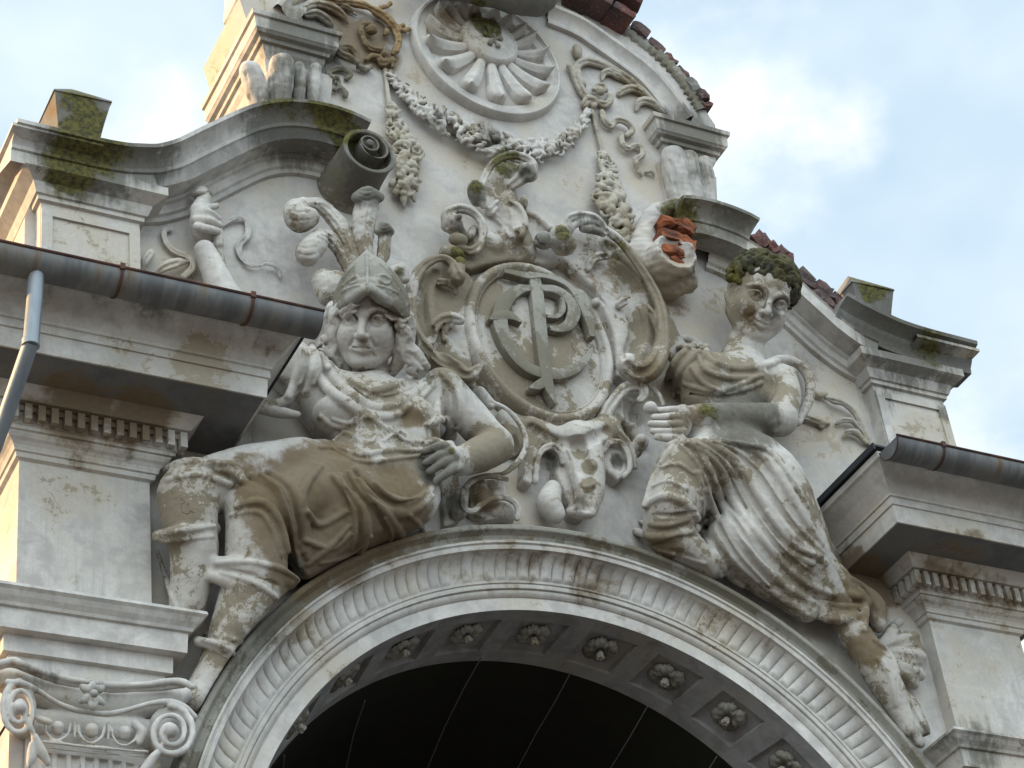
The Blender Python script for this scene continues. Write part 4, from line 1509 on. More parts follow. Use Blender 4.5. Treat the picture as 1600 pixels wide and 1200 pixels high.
for f in [[(573, 398, 3), (574, 425, 3), (574, 448, 2)], [(536, 446, 2.5), (548, 436, 3), (558, 432, 3), (560, 438, 2.5), (552, 443, 2.5), (545, 442, 2)],
          [(590, 432, 2.5), (600, 430, 3), (610, 438, 3), (604, 444, 2.5), (594, 440, 2.5), (592, 434, 2)], [(530, 452, 2), (540, 430, 2), (556, 412, 2)], [(594, 412, 2), (612, 430, 2), (626, 452, 2)],
          [(535, 456, 2), (550, 448, 2), (562, 446, 2)], [(588, 446, 2), (605, 450, 2), (622, 458, 2)]]:
    S.fold(f, emb=.1)
S.rough(.0008, 2)
S.build('helmet', M_CEM, LS)

# plumes
PL = M_STAT
for i, (shaft, curl, flat) in enumerate([
    ([(556, 418, .24, 12), (545, 378, .22, 15), (525, 345, .2, 15), (502, 322, .2, 13), (482, 318, .21, 10)], [(474, 322, .23, 14), (462, 330, .25, 19), (468, 342, .26, 22), (482, 340, .26, 17)], 1.),
    ([(548, 425, .22, 11), (532, 392, .2, 13), (515, 372, .2, 13), (502, 366, .21, 10)], [(498, 372, .23, 14), (492, 384, .25, 19), (480, 396, .24, 19), (484, 400, .25, 15)], 1.),
    ([(572, 405, .26, 11), (567, 375, .26, 17), (569, 345, .27, 19), (573, 318, .29, 19)], [(558, 309, .32, 9), (573, 303, .33, 12), (592, 308, .32, 9)], 1.),
    ([(595, 412, .25, 8), (600, 392, .25, 11), (601, 370, .26, 11)], [(591, 361, .29, 7), (600, 357, .30, 10), (610, 362, .29, 7)], 1.),
]):
    lo_hi = [(a, b) for a, b, _, _ in shaft + curl]
    S = Sculpt(*bounds(lo_hi, .13, .48, .0), h=.0075, wall=False)
    S.st(shaft, .01, fy=1.3)
    S.st(curl, .012)
    mid = [(a, b, 2.6) for a, b, _, r in shaft]
    S.fold(mid, emb=.0)
    S.fold([(a - 7, b + 2, 2) for a, b, _, r in shaft[1:]], emb=.2)
    S.fold([(a + 7, b - 2, 2) for a, b, _, r in shaft[1:]], emb=.2)
    c0 = curl[len(curl) // 2]
    for q in (-.6, 0, .6):
        S.fold([(c0[0] - c0[3] * .9, c0[1] + q * c0[3], 1.6), (c0[0], c0[1] + q * c0[3] + 3, 2), (c0[0] + c0[3] * .9, c0[1] + q * c0[3], 1.6)], cut=True, emb=.1)
    S.rough(.0022, 1.6)
    S.build('plume', PL, LS)
S = Sculpt(*bounds([(485, 415), (540, 490)], .05, .4, .0), h=.008, wall=False)
S.st([(500, 436, .18, 16), (510, 446, .2, 22), (512, 462, .2, 16), (525, 440, .2, 18)], .01)
S.rough(.003, 1.6)
S.build('helmet_side_curl', PL, LS)
S = Sculpt(*bounds([(600, 405), (645, 450)], .05, .4, .0), h=.008, wall=False)
S.st([(612, 428, .24, 12), (624, 424, .24, 13), (632, 436, .24, 9)], .01)
S.rough(.003, 1.6)
S.build('helmet_side_curl', PL, LS)

# ------------------------------------------------------------------ seated woman over the right haunch
RS = thing('stone_statue', 'seated woman with mossy curly hair in a long pleated dress, right of the oval shield', 'statue', tuple(P(1200, 900, .05)), 'two seated figures on the arch')
S = Sculpt(*bounds([(975, 520), (975, 880), (1285, 520), (1320, 880), (1330, 900), (1250, 960)], .02, .56), h=.0075)
st, fo = S.st, S.fold
st([(1163, 552, .16, 32), (1158, 570, .16, 35), (1150, 595, .18, 42)], .04)
st([(1082, 578, .19, 34), (1150, 598, .18, 42), (1210, 600, .18, 32)], .05)
st([(1105, 620, .18, 42), (1175, 628, .19, 42)], .05)
st([(1140, 620, .18, 50), (1135, 668, .18, 50), (1125, 700, .2, 56)], .05)
S.vell(1176, 592, .29, 30, 22, 20, -.1, .04)
S.vell(1100, 588, .28, 32, 24, 20, .1, .04)
# near arm
st([(1222, 592, .26, 24), (1228, 620, .31, 24), (1220, 650, .36, 25)], .012)
st([(1220, 656, .36, 27), (1160, 655, .36, 26), (1105, 652, .35, 22), (1076, 652, .34, 18)], .02)
# cape round the arm
st([(1188, 574, .27, 6), (1215, 562, .30, 7), (1245, 568, .30, 8), (1264, 592, .29, 8), (1264, 625, .28, 8), (1246, 660, .27, 7)], .008)
st([(1205, 585, .18, 14), (1235, 588, .16, 20), (1246, 615, .15, 18), (1238, 645, .15, 14)], .01)
# dress
st([(1110, 700, .22, 52), (1180, 760, .24, 76), (1222, 840, .22, 66), (1270, 905, .18, 40), (1310, 945, .15, 22)], .05)
st([(1072, 735, .32, 44), (1052, 790, .28, 44), (1042, 830, .2, 38)], .05)
st([(1120, 720, .26, 46), (1070, 735, .33, 44)], .05)
st([(1060, 850, .2, 34), (1100, 880, .17, 24), (1120, 892, .15, 14)], .03)
st([(1150, 850, .2, 50), (1200, 900, .16, 36), (1260, 955, .14, 18)], .04)
st([(1240, 760, .12, 24), (1262, 810, .12, 24), (1285, 880, .12, 22)], .03)
S.arch_clear()
for f in [
    [(1045, 697, 6), (1070, 690, 8), (1100, 720, 8), (1120, 770, 9), (1160, 840, 8), (1220, 910, 8), (1300, 960, 6)],
    [(1075, 690, 6), (1120, 725, 8), (1150, 790, 9), (1195, 850, 8), (1250, 905, 7), (1305, 930, 5)],
    [(1100, 690, 6), (1150, 720, 8), (1190, 780, 9), (1235, 835, 8), (1290, 880, 6)],
    [(1130, 690, 6), (1180, 705, 8), (1215, 740, 9), (1250, 800, 8), (1283, 850, 6)],
    [(1090, 740, 6), (1105, 800, 9), (1140, 860, 9), (1190, 910, 7), (1260, 960, 6)],
    [(1095, 780, 5), (1100, 830, 7), (1130, 890, 7), (1160, 915, 5)],
    [(1160, 695, 5), (1210, 710, 7), (1240, 760, 6)],
    [(1010, 790, 6), (1040, 775, 8), (1075, 790, 8), (1090, 810, 6)],
    [(992, 830, 6), (1030, 840, 8), (1080, 830, 8), (1100, 815, 6)],
    [(1050, 700, 6), (1025, 740, 7), (1008, 790, 6)],
    [(1170, 800, 5), (1210, 850, 6), (1270, 880, 5)], [(1200, 800, 5), (1240, 850, 6), (1285, 870, 4)],
    [(1062, 695, 4), (1095, 730, 5), (1112, 790, 6), (1150, 860, 5), (1200, 915, 4)], [(1088, 692, 3), (1135, 725, 5), (1165, 780, 5), (1215, 850, 5), (1262, 890, 4)],
    [(1115, 690, 3), (1165, 712, 5), (1203, 760, 5), (1240, 815, 5), (1285, 862, 4)], [(1145, 690, 3), (1195, 702, 5), (1228, 735, 5), (1262, 790, 4)],
    [(1020, 760, 3), (1045, 752, 4), (1072, 765, 4)], [(1000, 815, 3), (1035, 822, 5), (1075, 812, 4)], [(1030, 860, 3), (1065, 868, 4), (1100, 880, 3)], [(1035, 730, 3), (1060, 725, 4), (1082, 740, 4)],
    # bodice
    [(1104, 540, 5), (1108, 562, 7), (1140, 576, 8), (1180, 575, 7), (1215, 565, 5)], [(1092, 548, 4), (1100, 578, 5), (1145, 592, 6), (1190, 588, 4)],
    [(1190, 598, 4), (1160, 610, 5), (1110, 610, 4)], 
    [(1085, 540, 6), (1060, 560, 8), (1045, 590, 7)], [(1090, 552, 6), (1065, 580, 7), (1052, 620, 6)],
    [(1070, 600, 4), (1110, 612, 6), (1150, 605, 5), (1180, 590, 4)], [(1060, 612, 4), (1110, 620, 5), (1155, 616, 4)],
    [(1080, 575, 4), (1100, 600, 5), (1130, 612, 4)],
    [(1045, 540, 4), (1060, 530, 6), (1085, 532, 6), (1098, 545, 5)], [(1040, 560, 4), (1050, 545, 5), (1075, 543, 5)],
]:
    fo(f, k=.35, emb=.12)
for f in [
    [(1085, 705, 3), (1110, 750, 4), (1138, 800, 5), (1185, 865, 4), (1240, 915, 3)],
    [(1110, 705, 3), (1150, 750, 4), (1175, 800, 4), (1225, 865, 4), (1280, 905, 3)],
    [(1140, 700, 3), (1185, 740, 4), (1220, 795, 4), (1270, 860, 3)],
    [(1100, 760, 4), (1118, 815, 5), (1155, 875, 4), (1200, 920, 3)],
    [(1060, 610, 2), (1110, 622, 3), (1165, 615, 3)], [(1020, 805, 3), (1060, 805, 4), (1092, 800, 3)], [(1015, 855, 2), (1060, 840, 3), (1095, 838, 3)],
]:
    fo(f, cut=True, emb=.1)
# hand
S.vell(1066, 658, .35, 16, 27, 16, .0, .02)
for a, b, c in (((1075, 641), (1052, 640), (1030, 641)), ((1072, 651), (1048, 651), (1022, 652)), ((1070, 663), (1044, 663), (1016, 662)), ((1068, 675), (1044, 675), (1020, 674)), ((1066, 686), (1046, 685), (1026, 683))):
    st([a + (.36, 6.5), b + (.385, 6.5), c + (.35, 5.2)], .004)
S.vell(1016, 637, .34, 11, 10, 9, 0, .01)
S.rough(.0012)
S.build('body', M_STAT, RS)
# bare leg, hem and fan-like folds at the bottom right
S = Sculpt(*bounds([(1240, 850), (1460, 960), (1460, 1150), (1380, 1150)], .05, .36), h=.008)
st, fo = S.st, S.fold
st([(1290, 930, .13, 26), (1318, 965, .13, 24), (1350, 1012, .14, 26), (1385, 1070, .14, 26), (1408, 1115, .13, 17), (1418, 1140, .12, 13)], .02)
st([(1280, 880, .14, 26), (1320, 925, .14, 24), (1345, 945, .13, 16)], .03)
st([(1330, 920, .12, 16), (1362, 945, .10, 20), (1372, 975, .1, 14)], .02)
st([(1270, 945, .15, 14), (1310, 965, .17, 12), (1345, 968, .17, 10)], .02)
S.arch_clear()
for f in [[(1262, 900, 5), (1300, 925, 7), (1340, 932, 6)], [(1255, 925, 5), (1300, 945, 7), (1345, 950, 6)], [(1250, 950, 5), (1300, 968, 8), (1350, 962, 7)],
          [(1345, 925, 6), (1352, 950, 7), (1350, 985, 6)], [(1330, 905, 5), (1355, 922, 6), (1370, 950, 5)],
          [(1372, 1030, 4), (1392, 1060, 6), (1400, 1100, 6)], [(1365, 1000, 4), (1388, 1020, 5), (1402, 1050, 5)]]:
    fo(f)
S.rough(.0012)
S.build('leg_and_hem', M_STAT, RS)
S = Sculpt(*bounds([(1340, 940), (1470, 940), (1470, 1170), (1400, 1170)], .04, .25), h=.008)
S.st([(1376, 1012, .04, 12), (1400, 1005, .06, 24), (1420, 1020, .07, 30), (1412, 1048, .06, 26)], .03, fy=1.4)
for a, b in (((1376, 1004), (1404, 972)), ((1378, 1010), (1430, 994)), ((1380, 1018), (1440, 1026)), ((1384, 1024), (1438, 1056)), ((1396, 1034), (1428, 1070))):
    S.fold([a + (3,), ((a[0] + b[0]) / 2, (a[1] + b[1]) / 2 - 2, 7), b + (8,)], k=.9, emb=.4)
for a, b in (((1380, 1008), (1418, 980)), ((1382, 1016), (1434, 1010)), ((1386, 1022), (1440, 1042))):
    S.fold([a + (1.5,), ((a[0] + b[0]) / 2, (a[1] + b[1]) / 2, 3), b + (4,)], cut=True, emb=.1)
S.st([(1408, 1080, .05, 9), (1425, 1105, .08, 15), (1440, 1138, .09, 14)], .02, fy=1.4)
S.st([(1402, 1098, .05, 9), (1420, 1130, .09, 13), (1436, 1160, .09, 10)], .02, fy=1.4)
S.fold([(1412, 1085, 3), (1432, 1115, 4), (1450, 1145, 4)])
S.arch_clear()
S.rough(.0012)
S.build('fan_drapery', M_STAT, RS)

# head of the right figure
S = Sculpt(*bounds([(1120, 400), (1120, 570), (1260, 400), (1260, 570)], .03, .6, .0), h=.0042, wall=False)
w, u, ch, el = sculpt_head(S, 1188, 473, .36, 60, .22, .0, -.38, smile=.04, wx=1.04)
S.st([(1143, 452, .30, 5), (1138, 462, .30, 6), (1141, 474, .30, 6), (1147, 482, .30, 5)], .01)
S.st([(1168, 528, .21, 28), (1160, 560, .16, 34)], .02)
S.rough(.0006, 1.5)
S.build('head', M_STAT, RS)
S = Sculpt(*bounds([(1120, 395), (1120, 530), (1265, 395), (1265, 530)], .04, .62, .0), h=.0062, wall=False)
S.ell(w(0, .62, -.45), (u * .82, u * .68, u * .9), np.array([EX, EY, EZ]).T @ rotm(.22, .0, -.38), .01)
S.ell(w(0, .25, -.75), (u * .74, u * .65, u * .7), np.array([EX, EY, EZ]).T @ rotm(.22, .0, -.38), .01)
S.ell(w(-.05, -.12, .55), (u * .66, u * .86, u * .85), np.array([EX, EY, EZ]).T @ rotm(.22, .0, -.38), .01, True)
for i in range(330):
    a = RH.uniform(-1.75, 1.75)
    b = RH.uniform(-.35, 1.15)
    x, z, y = .84 * sin(a) * cos(b * .9), -.42 + .92 * cos(a) * cos(b * .9), .50 + .78 * sin(b)
    if z > .12 and y < .66 and x < .45:
        continue
    if y < .1 and x < .55 and z > -.3:
        continue
    if x < -.6 and y < .35:
        continue
    r = RH.uniform(.05, .115)
    t = RH.uniform(0, 6)
    Q = [tuple(w(x * 1.0 + .10 * cos(t + q), y + .10 * sin(t + q), z + .03 * q)) + (u * r * (1 - .2 * q),) for q in (0, .8, 1.6, 2.4)]
    S.chain(Q, .004)
S.rough(.003, 2.2)
S.build('hair', M_HAIR, RS)
# ------------------------------------------------------------------ left scroll end of the cornice
vc = P(578, 236, .34)
cx, cz = vc[0], vc[2]


def lathe_y(cx, cz, prof, n=72, jx=0, jz=0):
    return [[(cx + r * cos(a) + jx * k, -d, cz + r * sin(a) + jz * k) for k, (r, d) in enumerate(prof)] for a in np.linspace(0, 2 * pi, n + 1)]


vol = MB().grid(lathe_y(cx, cz, [(.19, -.02), (.172, .03), (.162, .10), (.155, .20), (.154, .31), (.160, .325), (.162, .338), (.158, .344), (.140, .344), (.132, .336), (.128, .26), (.10, .235), (.0, .23)])).build('scroll_end', M_CEM, gable, smooth=True, auto=.7)
kx, kz = P(578, 224, .34)[[0, 2]]
MB().grid(lathe_y(kx, kz, [(.058, .23), (.058, .335), (.055, .345), (.046, .345), (.043, .325), (.03, .318), (.026, .318), (.022, .35), (.012, .358), (.0, .36)])).build('scroll_eye', M_CEM, vol, smooth=True, auto=.7)
sp = []
for i in range(60):
    u = i / 59
    a = 2.6 - u * 5.4
    r = .146 - .085 * u
    mx_, mz_ = cx + (kx - cx) * u, cz + (kz - cz) * u
    sp.append((mx_ + r * cos(a), mz_ + r * sin(a)))
m = MB()
rows = []
for x, z in sp:
    rows.append([(x - .006, -.24, z), (x - .006, -.343, z), (x + .007, -.343, z - .004), (x + .007, -.24, z - .004)])
m.grid(rows)
m.build('scroll_spiral', M_CEM, vol, smooth=True, auto=.7)

# lobed leaf brackets under the two pedestal caps
S = Sculpt(*bounds([(370, 80), (370, 185), (510, 80), (510, 185)], .04, .26), h=.0085)
for q in ([(407, 172, .05, 13), (400, 135, .08, 19), (391, 112, .11, 17)], [(438, 172, .07, 16), (438, 125, .10, 21), (440, 102, .13, 20)], [(466, 168, .06, 9), (467, 118, .09, 11), (468, 106, .10, 9)],
          [(488, 168, .05, 9), (491, 124, .07, 12), (493, 108, .09, 11)], [(420, 165, .04, 10), (421, 120, .06, 9)]):
    S.st(q, .006)
for q in ([(428, 170, 2), (425, 130, 3), (424, 108, 2)], [(445, 165, 2), (447, 120, 2.5), (449, 100, 2)], [(392, 165, 1.5), (388, 135, 2), (384, 115, 2)], [(459, 165, 2), (459, 115, 2.5)]):
    S.fold(q, cut=True, emb=.1)
S.rough(.003, .9)
S.build('leaf_bracket', M_TRIM, gable)
S = Sculpt(*bounds([(1030, 225), (1030, 335), (1135, 225), (1135, 345)], .04, .26), h=.0085)
for q in ([(1068, 330, .04, 18), (1058, 280, .07, 22), (1052, 246, .10, 20)], [(1090, 335, .05, 13), (1082, 290, .08, 16), (1075, 250, .11, 16)], [(1108, 335, .04, 11), (1104, 290, .08, 14), (1100, 256, .10, 13)]):
    S.st(q, .006)
for q in ([(1062, 320, 2), (1052, 280, 3), (1046, 250, 2)], [(1072, 320, 2), (1066, 280, 2.5), (1062, 245, 2)]):
    S.fold(q, cut=True, emb=.1)
S.rough(.003, .9)
S.build('leaf_bracket', M_TRIM, gable)

# broken scroll end on the right with bare bricks
bx = P(1058, 385, .30)
S = Sculpt(*bounds([(985, 310), (985, 470), (1125, 310), (1125, 470)], .06, .42), h=.0085)
rc = np.array([[-1.075 * -1, -.0, 10.27], [1.07, -.12, 10.27], [1.055, -.24, 10.26], [1.045, -.31, 10.25]])
cX, cZ = P(1062, 388, .30)[[0, 2]]
S.chain(np.array([[cX + .01, 0, cZ, .165], [cX, -.12, cZ, .158], [cX, -.20, cZ, .148]]), .02)
S.st([(1000, 400, .04, 26), (1010, 365, .06, 22), (1030, 335, .12, 18), (1056, 324, .18, 14), (1078, 326, .22, 12)], .03)
S.st([(1020, 435, .03, 22), (1048, 446, .08, 20), (1072, 440, .12, 18)], .04)
S.vell(1058, 374, .36, 30, 42, 46, .3, .006, True)
S.vell(1072, 392, .34, 20, 26, 30, .3, .006, True)
S.rough(.006, 1.1)
S.st([(1050, 450, .15, 2), (1062, 435, .2, 2.5), (1070, 420, .24, 2)], .0, cut=True)
S.build('broken_scroll_end', M_WALL, gable, label='broken scroll end of the right cornice with orange bricks showing')
for px, py, d, w_, h_, a_ in ((1048, 350, .20, .15, .07, .12), (1072, 358, .21, .12, .09, -.5), (1048, 372, .22, .16, .08, -.1), (1072, 384, .22, .12, .10, -.3), (1048, 394, .22, .14, .07, -.1), (1070, 404, .21, .10, .07, -.1), (1055, 412, .20, .09, .05, -.1)):
    p = P(px, py, d)
    brick(p[0], -d + .045, p[2], w_, .16, h_, a_, name='exposed_brick', mat=M_RAW, jit=.013)

# ------------------------------------------------------------------ shell medallion
SX, SZ = -.028, 11.655
shell = thing('shell_medallion', 'round scallop shell medallion with raised ribs and a mossy centre, high on the gable', 'medallion', (SX, 0, SZ))
MB().grid(lathe_y(SX, SZ, [(.520, -.01), (.520, .012), (.512, .03), (.508, .055), (.500, .062), (.486, .062), (.480, .052), (.474, .052), (.470, .046), (.42, .040), (.405, .022), (.37, .004), (.25, -.008)], 120)).build('rim', M_TRIM, shell, smooth=True, auto=.7)
MB().grid(lathe_y(SX, SZ, [(.40, .0205), (.2, .015), (0, .015)], 60)).build('dish', M_WALL, shell, smooth=True)
HX, HZ = P(768, 60, .08)[[0, 2]]            # hub from which the ribs spread
npet = 17
for i in range(npet):
    a = -pi / 2 + (i - 8) * (2 * pi / 17.4)
    # reach to the rim from the off-centre hub
    ca, sa = cos(a), sin(a)
    ox, oz = HX - SX, HZ - SZ
    bq = ox * ca + oz * sa
    R1 = -bq + sqrt(max(.01, bq * bq - (ox * ox + oz * oz - .415 ** 2)))
    rows = []
    R0 = .155
    wmax = .066 * min(1.12, R1 / .42)
    for j in range(19):
        u = j / 18
        r = R0 + (R1 - R0) * min(1, u * 1.0)
        w_ = wmax * (.30 + .70 * u ** .75) * sqrt(max(0, 1 - max(0, (u - .78) / .222) ** 2))
        bend = (.075 * cos(a) * (1 if sa < .3 else .3)) * u * u
        h_ = .055 + .065 * u * u
        row = []
        for k in range(-6, 7):
            v = k / 6
            # hollowed tongue with a crisp lip
            hh = (.02 + (h_ - .02) * sqrt(max(0, 1 - .8 * v * v)) + .008 * cos(v * 5) * u) if abs(v) < .99 else .01
            q = v * w_ + bend
            row.append((HX + r * ca - q * sa, -max(.012, hh), HZ + r * sa + q * ca))
        rows.append(row)
    e_ = [(p[0] + (HX - p[0]) * -.0, -.01, p[2]) for p in rows[-1]]
    rows.append(e_)
    MB().grid(rows).build('rib', M_TRIM, shell, smooth=True, auto=.8)
MB().grid(lathe_y(HX, HZ, [(.200, .01), (.196, .06), (.180, .078), (.172, .082), (.165, .076), (.10, .088), (.0, .092)], 60)).build('hub', M_TRIM, shell, smooth=True, auto=.8)
S = Sculpt((HX - .2, -.16, HZ - .2), (HX + .2, -.05, HZ + .2), h=.006, wall=False)
for q in range(6):
    a = q * pi / 3
    S.chain([(HX + .02 * cos(a), -.09, HZ + .03 * sin(a), .014), (HX + .055 * cos(a), -.10, HZ + .085 * sin(a), .017)], .006, fy=1.3)
S.chain([(HX, -.10, HZ, .022)], .01)
S.rough(.003, 2)
S.build('hub_flower', M_CEM, shell)
# overhanging mossy scroll that covers the top of the medallion
S = Sculpt(*bounds([(660, -60), (660, 60), (900, -60), (900, 60)], .05, .42, .1), h=.011)
S.st([(700, -35, .25, 34), (770, -18, .26, 30), (830, -8, .28, 34), (850, -14, .30, 28)], .02)
S.st([(690, -45, .1, 34), (770, -30, .1, 34), (840, -18, .1, 34)], .02)
S.st([(640, -45, .2, 16), (700, -22, .24, 14), (760, -8, .25, 10)], .02)
S.rough(.004)
ks = S.build('key_scroll', M_DARK, gable, label='dark overhanging scroll at the top edge of the photo')

# ------------------------------------------------------------------ oval shield with monogram and scroll frame
OX, OZ, OA, OB = .005, 9.335, .462, .562
cart = thing('shield_cartouche', 'oval monogram shield framed by mossy scrolls, crest above and ram skull below', 'cartouche', (OX, 0, OZ))


def oval(prof, n=96):
    return [[(OX + (OA - o) * cos(t), -d, OZ + (OB - o) * sin(t)) for o, d in prof] for t in np.linspace(0, 2 * pi, n + 1)]


MB().grid(oval([(-.03, -.01), (-.012, .06), (0, .105), (.012, .125), (.03, .132), (.048, .125), (.056, .108), (.062, .104), (.068, .108), (.075, .102), (.078, .085)])).build('rim', M_STAT, cart, smooth=True, auto=.9)
rows = []
for t in np.linspace(0, 2 * pi, 97):
    rows.append([(OX + (OA - .077) * q * cos(t), -(.086 + .03 * (1 - q * q)), OZ + (OB - .077) * q * sin(t)) for q in (1, .93, .85, .7, .5, .3, .1, .0)])
MB().grid(rows).build('shield', M_STAT, cart, smooth=True)


def zc4(pts):
    return Z(620, 220, .3667, pts)


def stroke(pts, d, th, name, n=8, par=None):
    """flat raised letter stroke: (zoom x, zoom y, half width zoom px)"""
    A = cat(pts, n) if len(pts) > 2 else np.array(pts, float)
    Wd = []
    for x, y, w_ in A * np.array([1, 1, 1.08]):
        p = P(620 + x * .3667, 220 + y * .3667, d)
        Wd.append((p[0], p[2], w_ * .3667 * zdep(p) / FPX))
    Wd = np.array(Wd)
    Lr = []
    for i in range(len(Wd)):
        t = Wd[min(i + 1, len(Wd) - 1), :2] - Wd[max(i - 1, 0), :2]
        t /= np.hypot(*t) + 1e-9
        nn = np.array([-t[1], t[0]])
        Lr.append((Wd[i, :2] + nn * Wd[i, 2], Wd[i, :2] - nn * Wd[i, 2]))
    m = MB()
    rows = []
    for a, b in Lr:
        rows.append([(a[0], -(d - th), a[1]), (a[0], -(d - .003), a[1]), (a[0] * .92 + b[0] * .08, -d, a[1] * .92 + b[1] * .08), (b[0] * .92 + a[0] * .08, -d, b[1] * .92 + a[1] * .08), (b[0], -(d - .003), b[1]), (b[0], -(d - th), b[1])])
    m.grid(rows)
    m.add(rows[0], [tuple(range(6))])
    m.add(rows[-1], [tuple(range(6))[::-1]])
    return m


mono = thing('monogram', None, None, (OX, 0, OZ))
mono.parent = cart
mono.location = (0, 0, 0)
for nm, d, pts in (
    ('letter_stem', .163, [(585, 560, 24), (600, 640, 27), (612, 760, 27), (622, 860, 27), (635, 960, 26), (642, 1010, 25), (655, 1060, 20), (678, 1120, 4)]),
    ('letter_stem_spur', .160, [(640, 1010, 14), (605, 1040, 20), (568, 1050, 5)]),
    ('letter_top_bar', .168, [(458, 552, 10), (500, 560, 14), (560, 572, 16), (620, 572, 12), (690, 590, 13), (745, 625, 15), (790, 690, 20), (822, 760, 20), (836, 832, 12)]),
    ('letter_top_serif', .165, [(752, 640, 14), (790, 650, 20), (808, 690, 14), (815, 740, 6)]),
    ('letter_p_bowl', .161, [(612, 625, 14), (680, 632, 20), (735, 670, 26), (758, 720, 28), (740, 775, 24), (700, 798, 18), (655, 797, 12)]),
    ('letter_p_inner', .159, [(640, 745, 8), (680, 748, 9), (708, 725, 10), (712, 690, 8), (700, 665, 6)]),
    ('letter_c', .157, [(590, 628, 10), (530, 628, 20), (475, 668, 27), (443, 735, 32), (455, 815, 31), (495, 895, 28), (550, 955, 27), (620, 985, 26), (700, 990, 24), (775, 960, 20), (820, 910, 12), (832, 880, 5)]),
    ('letter_c_serif', .159, [(395, 758, 4), (430, 745, 20), (480, 740, 22), (535, 772, 5)]),
):
    stroke(pts, d, .055, nm).build(nm, M_CEM, mono, smooth=True, auto=.6)

def zc5(pts):
    return Z(620, 220, .3667, pts, 1.85)


S = Sculpt(*bounds([(630, 230), (630, 840), (1060, 380), (1060, 840)], .03, .34), h=.0075)
REC = []


def st(q, k=.012, n=5, cut=False, fy=1.):
    REC.append(q)
    return S.st(q, k, n, cut, fy)


fo = S.fold
# backing sheets
S.plate([(860, 368), (900, 350), (935, 356), (972, 380), (1014, 443), (1031, 500), (1034, 550), (1022, 588), (990, 600), (965, 585), (960, 520), (935, 455), (890, 415)], -.02, .075, .03, .02)
S.plate([(735, 428), (712, 408), (688, 404), (656, 428), (645, 470), (647, 510), (667, 552), (705, 585), (748, 612), (738, 560), (730, 500), (747, 450)], -.02, .085, .03, .02)
S.plate([(757, 322), (754, 287), (772, 262), (798, 249), (828, 262), (805, 288), (795, 306), (812, 328), (848, 350), (872, 378), (885, 405), (850, 412), (800, 405), (760, 412), (735, 420), (700, 405), (742, 372)], -.02, .085, .03, .02)
S.plate([(798, 640), (860, 664), (940, 650), (985, 606), (1008, 614), (985, 640), (972, 662), (986, 705), (984, 738), (968, 750), (948, 735), (940, 772), (915, 808), (893, 800), (882, 762), (868, 735), (876, 702), (850, 695), (838, 722), (832, 757), (818, 750), (822, 700), (802, 668)], -.02, .085, .03, .02)
S.plate([(735, 760), (750, 748), (788, 748), (792, 775), (806, 786), (810, 806), (760, 812), (735, 800)], -.02, .06, .02, .01)
S.plate([(690, 740), (716, 735), (722, 770), (718, 815), (694, 822)], -.02, .05, .02, .01)
S.plate([(1010, 400), (1040, 470), (1062, 520), (1080, 545), (1050, 560), (1038, 520)], -.02, .03, .02, .01)
st(zc5([(170, 560, .02, 30), (110, 680, .03, 34), (150, 850, .03, 34), (250, 960, .03, 30)]), .02)
st(zc5([(430, 120, .04, 20), (450, 220, .05, 30), (470, 350, .05, 40), (520, 470, .05, 40)]), .03)
st(zc5([(560, 330, .04, 20), (630, 390, .05, 24), (700, 450, .04, 24)]), .02)
st(zc5([(300, 440, .03, 24), (400, 460, .04, 34)]), .02)
st(zc5([(900, 450, .0, 50), (1000, 620, .0, 70), (1030, 800, .0, 60), (1000, 900, .0, 50)]), .02, fy=1.5)
# left C-scroll with crisp rim
st(zc5([(262, 578, .20, 17), (238, 520, .19, 9), (190, 498, .17, 9), (120, 528, .15, 12), (70, 610, .15, 14), (58, 720, .15, 15), (80, 830, .15, 17), (150, 910, .16, 20), (230, 960, .17, 20), (300, 1000, .18, 18), (352, 962, .19, 9)]), .012)
st(zc5([(245, 560, .17, 16), (262, 595, .17, 14), (268, 520, .17, 14)]), .01)
st(zc5([(105, 660, .10, 7), (130, 615, .12, 9), (190, 600, .13, 9), (245, 622, .13, 8), (250, 650, .12, 5)]), .01)
st(zc5([(100, 700, .09, 8), (105, 760, .09, 8), (140, 790, .09, 8)]), .01)
st(zc5([(145, 850, .12, 12), (160, 790, .14, 15), (215, 755, .15, 15), (270, 765, .14, 12)]), .01)
st(zc5([(205, 850, .12, 8), (205, 800, .13, 8), (240, 780, .13, 6)]), .008)
st(zc5([(130, 905, .13, 6), (190, 1000, .13, 8), (280, 1040, .13, 10), (340, 1010, .14, 6)]), .01)
# right C-scroll
st(zc5([(845, 368, .16, 8), (900, 385, .17, 10), (960, 440, .17, 11), (1020, 520, .17, 11), (1080, 610, .17, 12), (1120, 700, .17, 13), (1135, 800, .18, 15), (1125, 900, .18, 20), (1080, 975, .19, 26), (1020, 985, .20, 28), (985, 955, .21, 28)]), .012)
st(zc5([(815, 545, .09, 8), (845, 500, .12, 11), (905, 490, .13, 11), (970, 525, .12, 9), (1040, 600, .11, 6)]), .01)
st(zc5([(948, 700, .10, 10), (985, 680, .13, 13), (1045, 700, .14, 13), (1095, 760, .14, 10), (1115, 840, .13, 8), (1080, 930, .12, 8)]), .01)
for a, b in (((845, 688), (922, 666)), ((925, 858), (1008, 850)), ((738, 562), (765, 522))):
    st(zc5([a + (.035, 9), b + (.035, 10)]), .004)
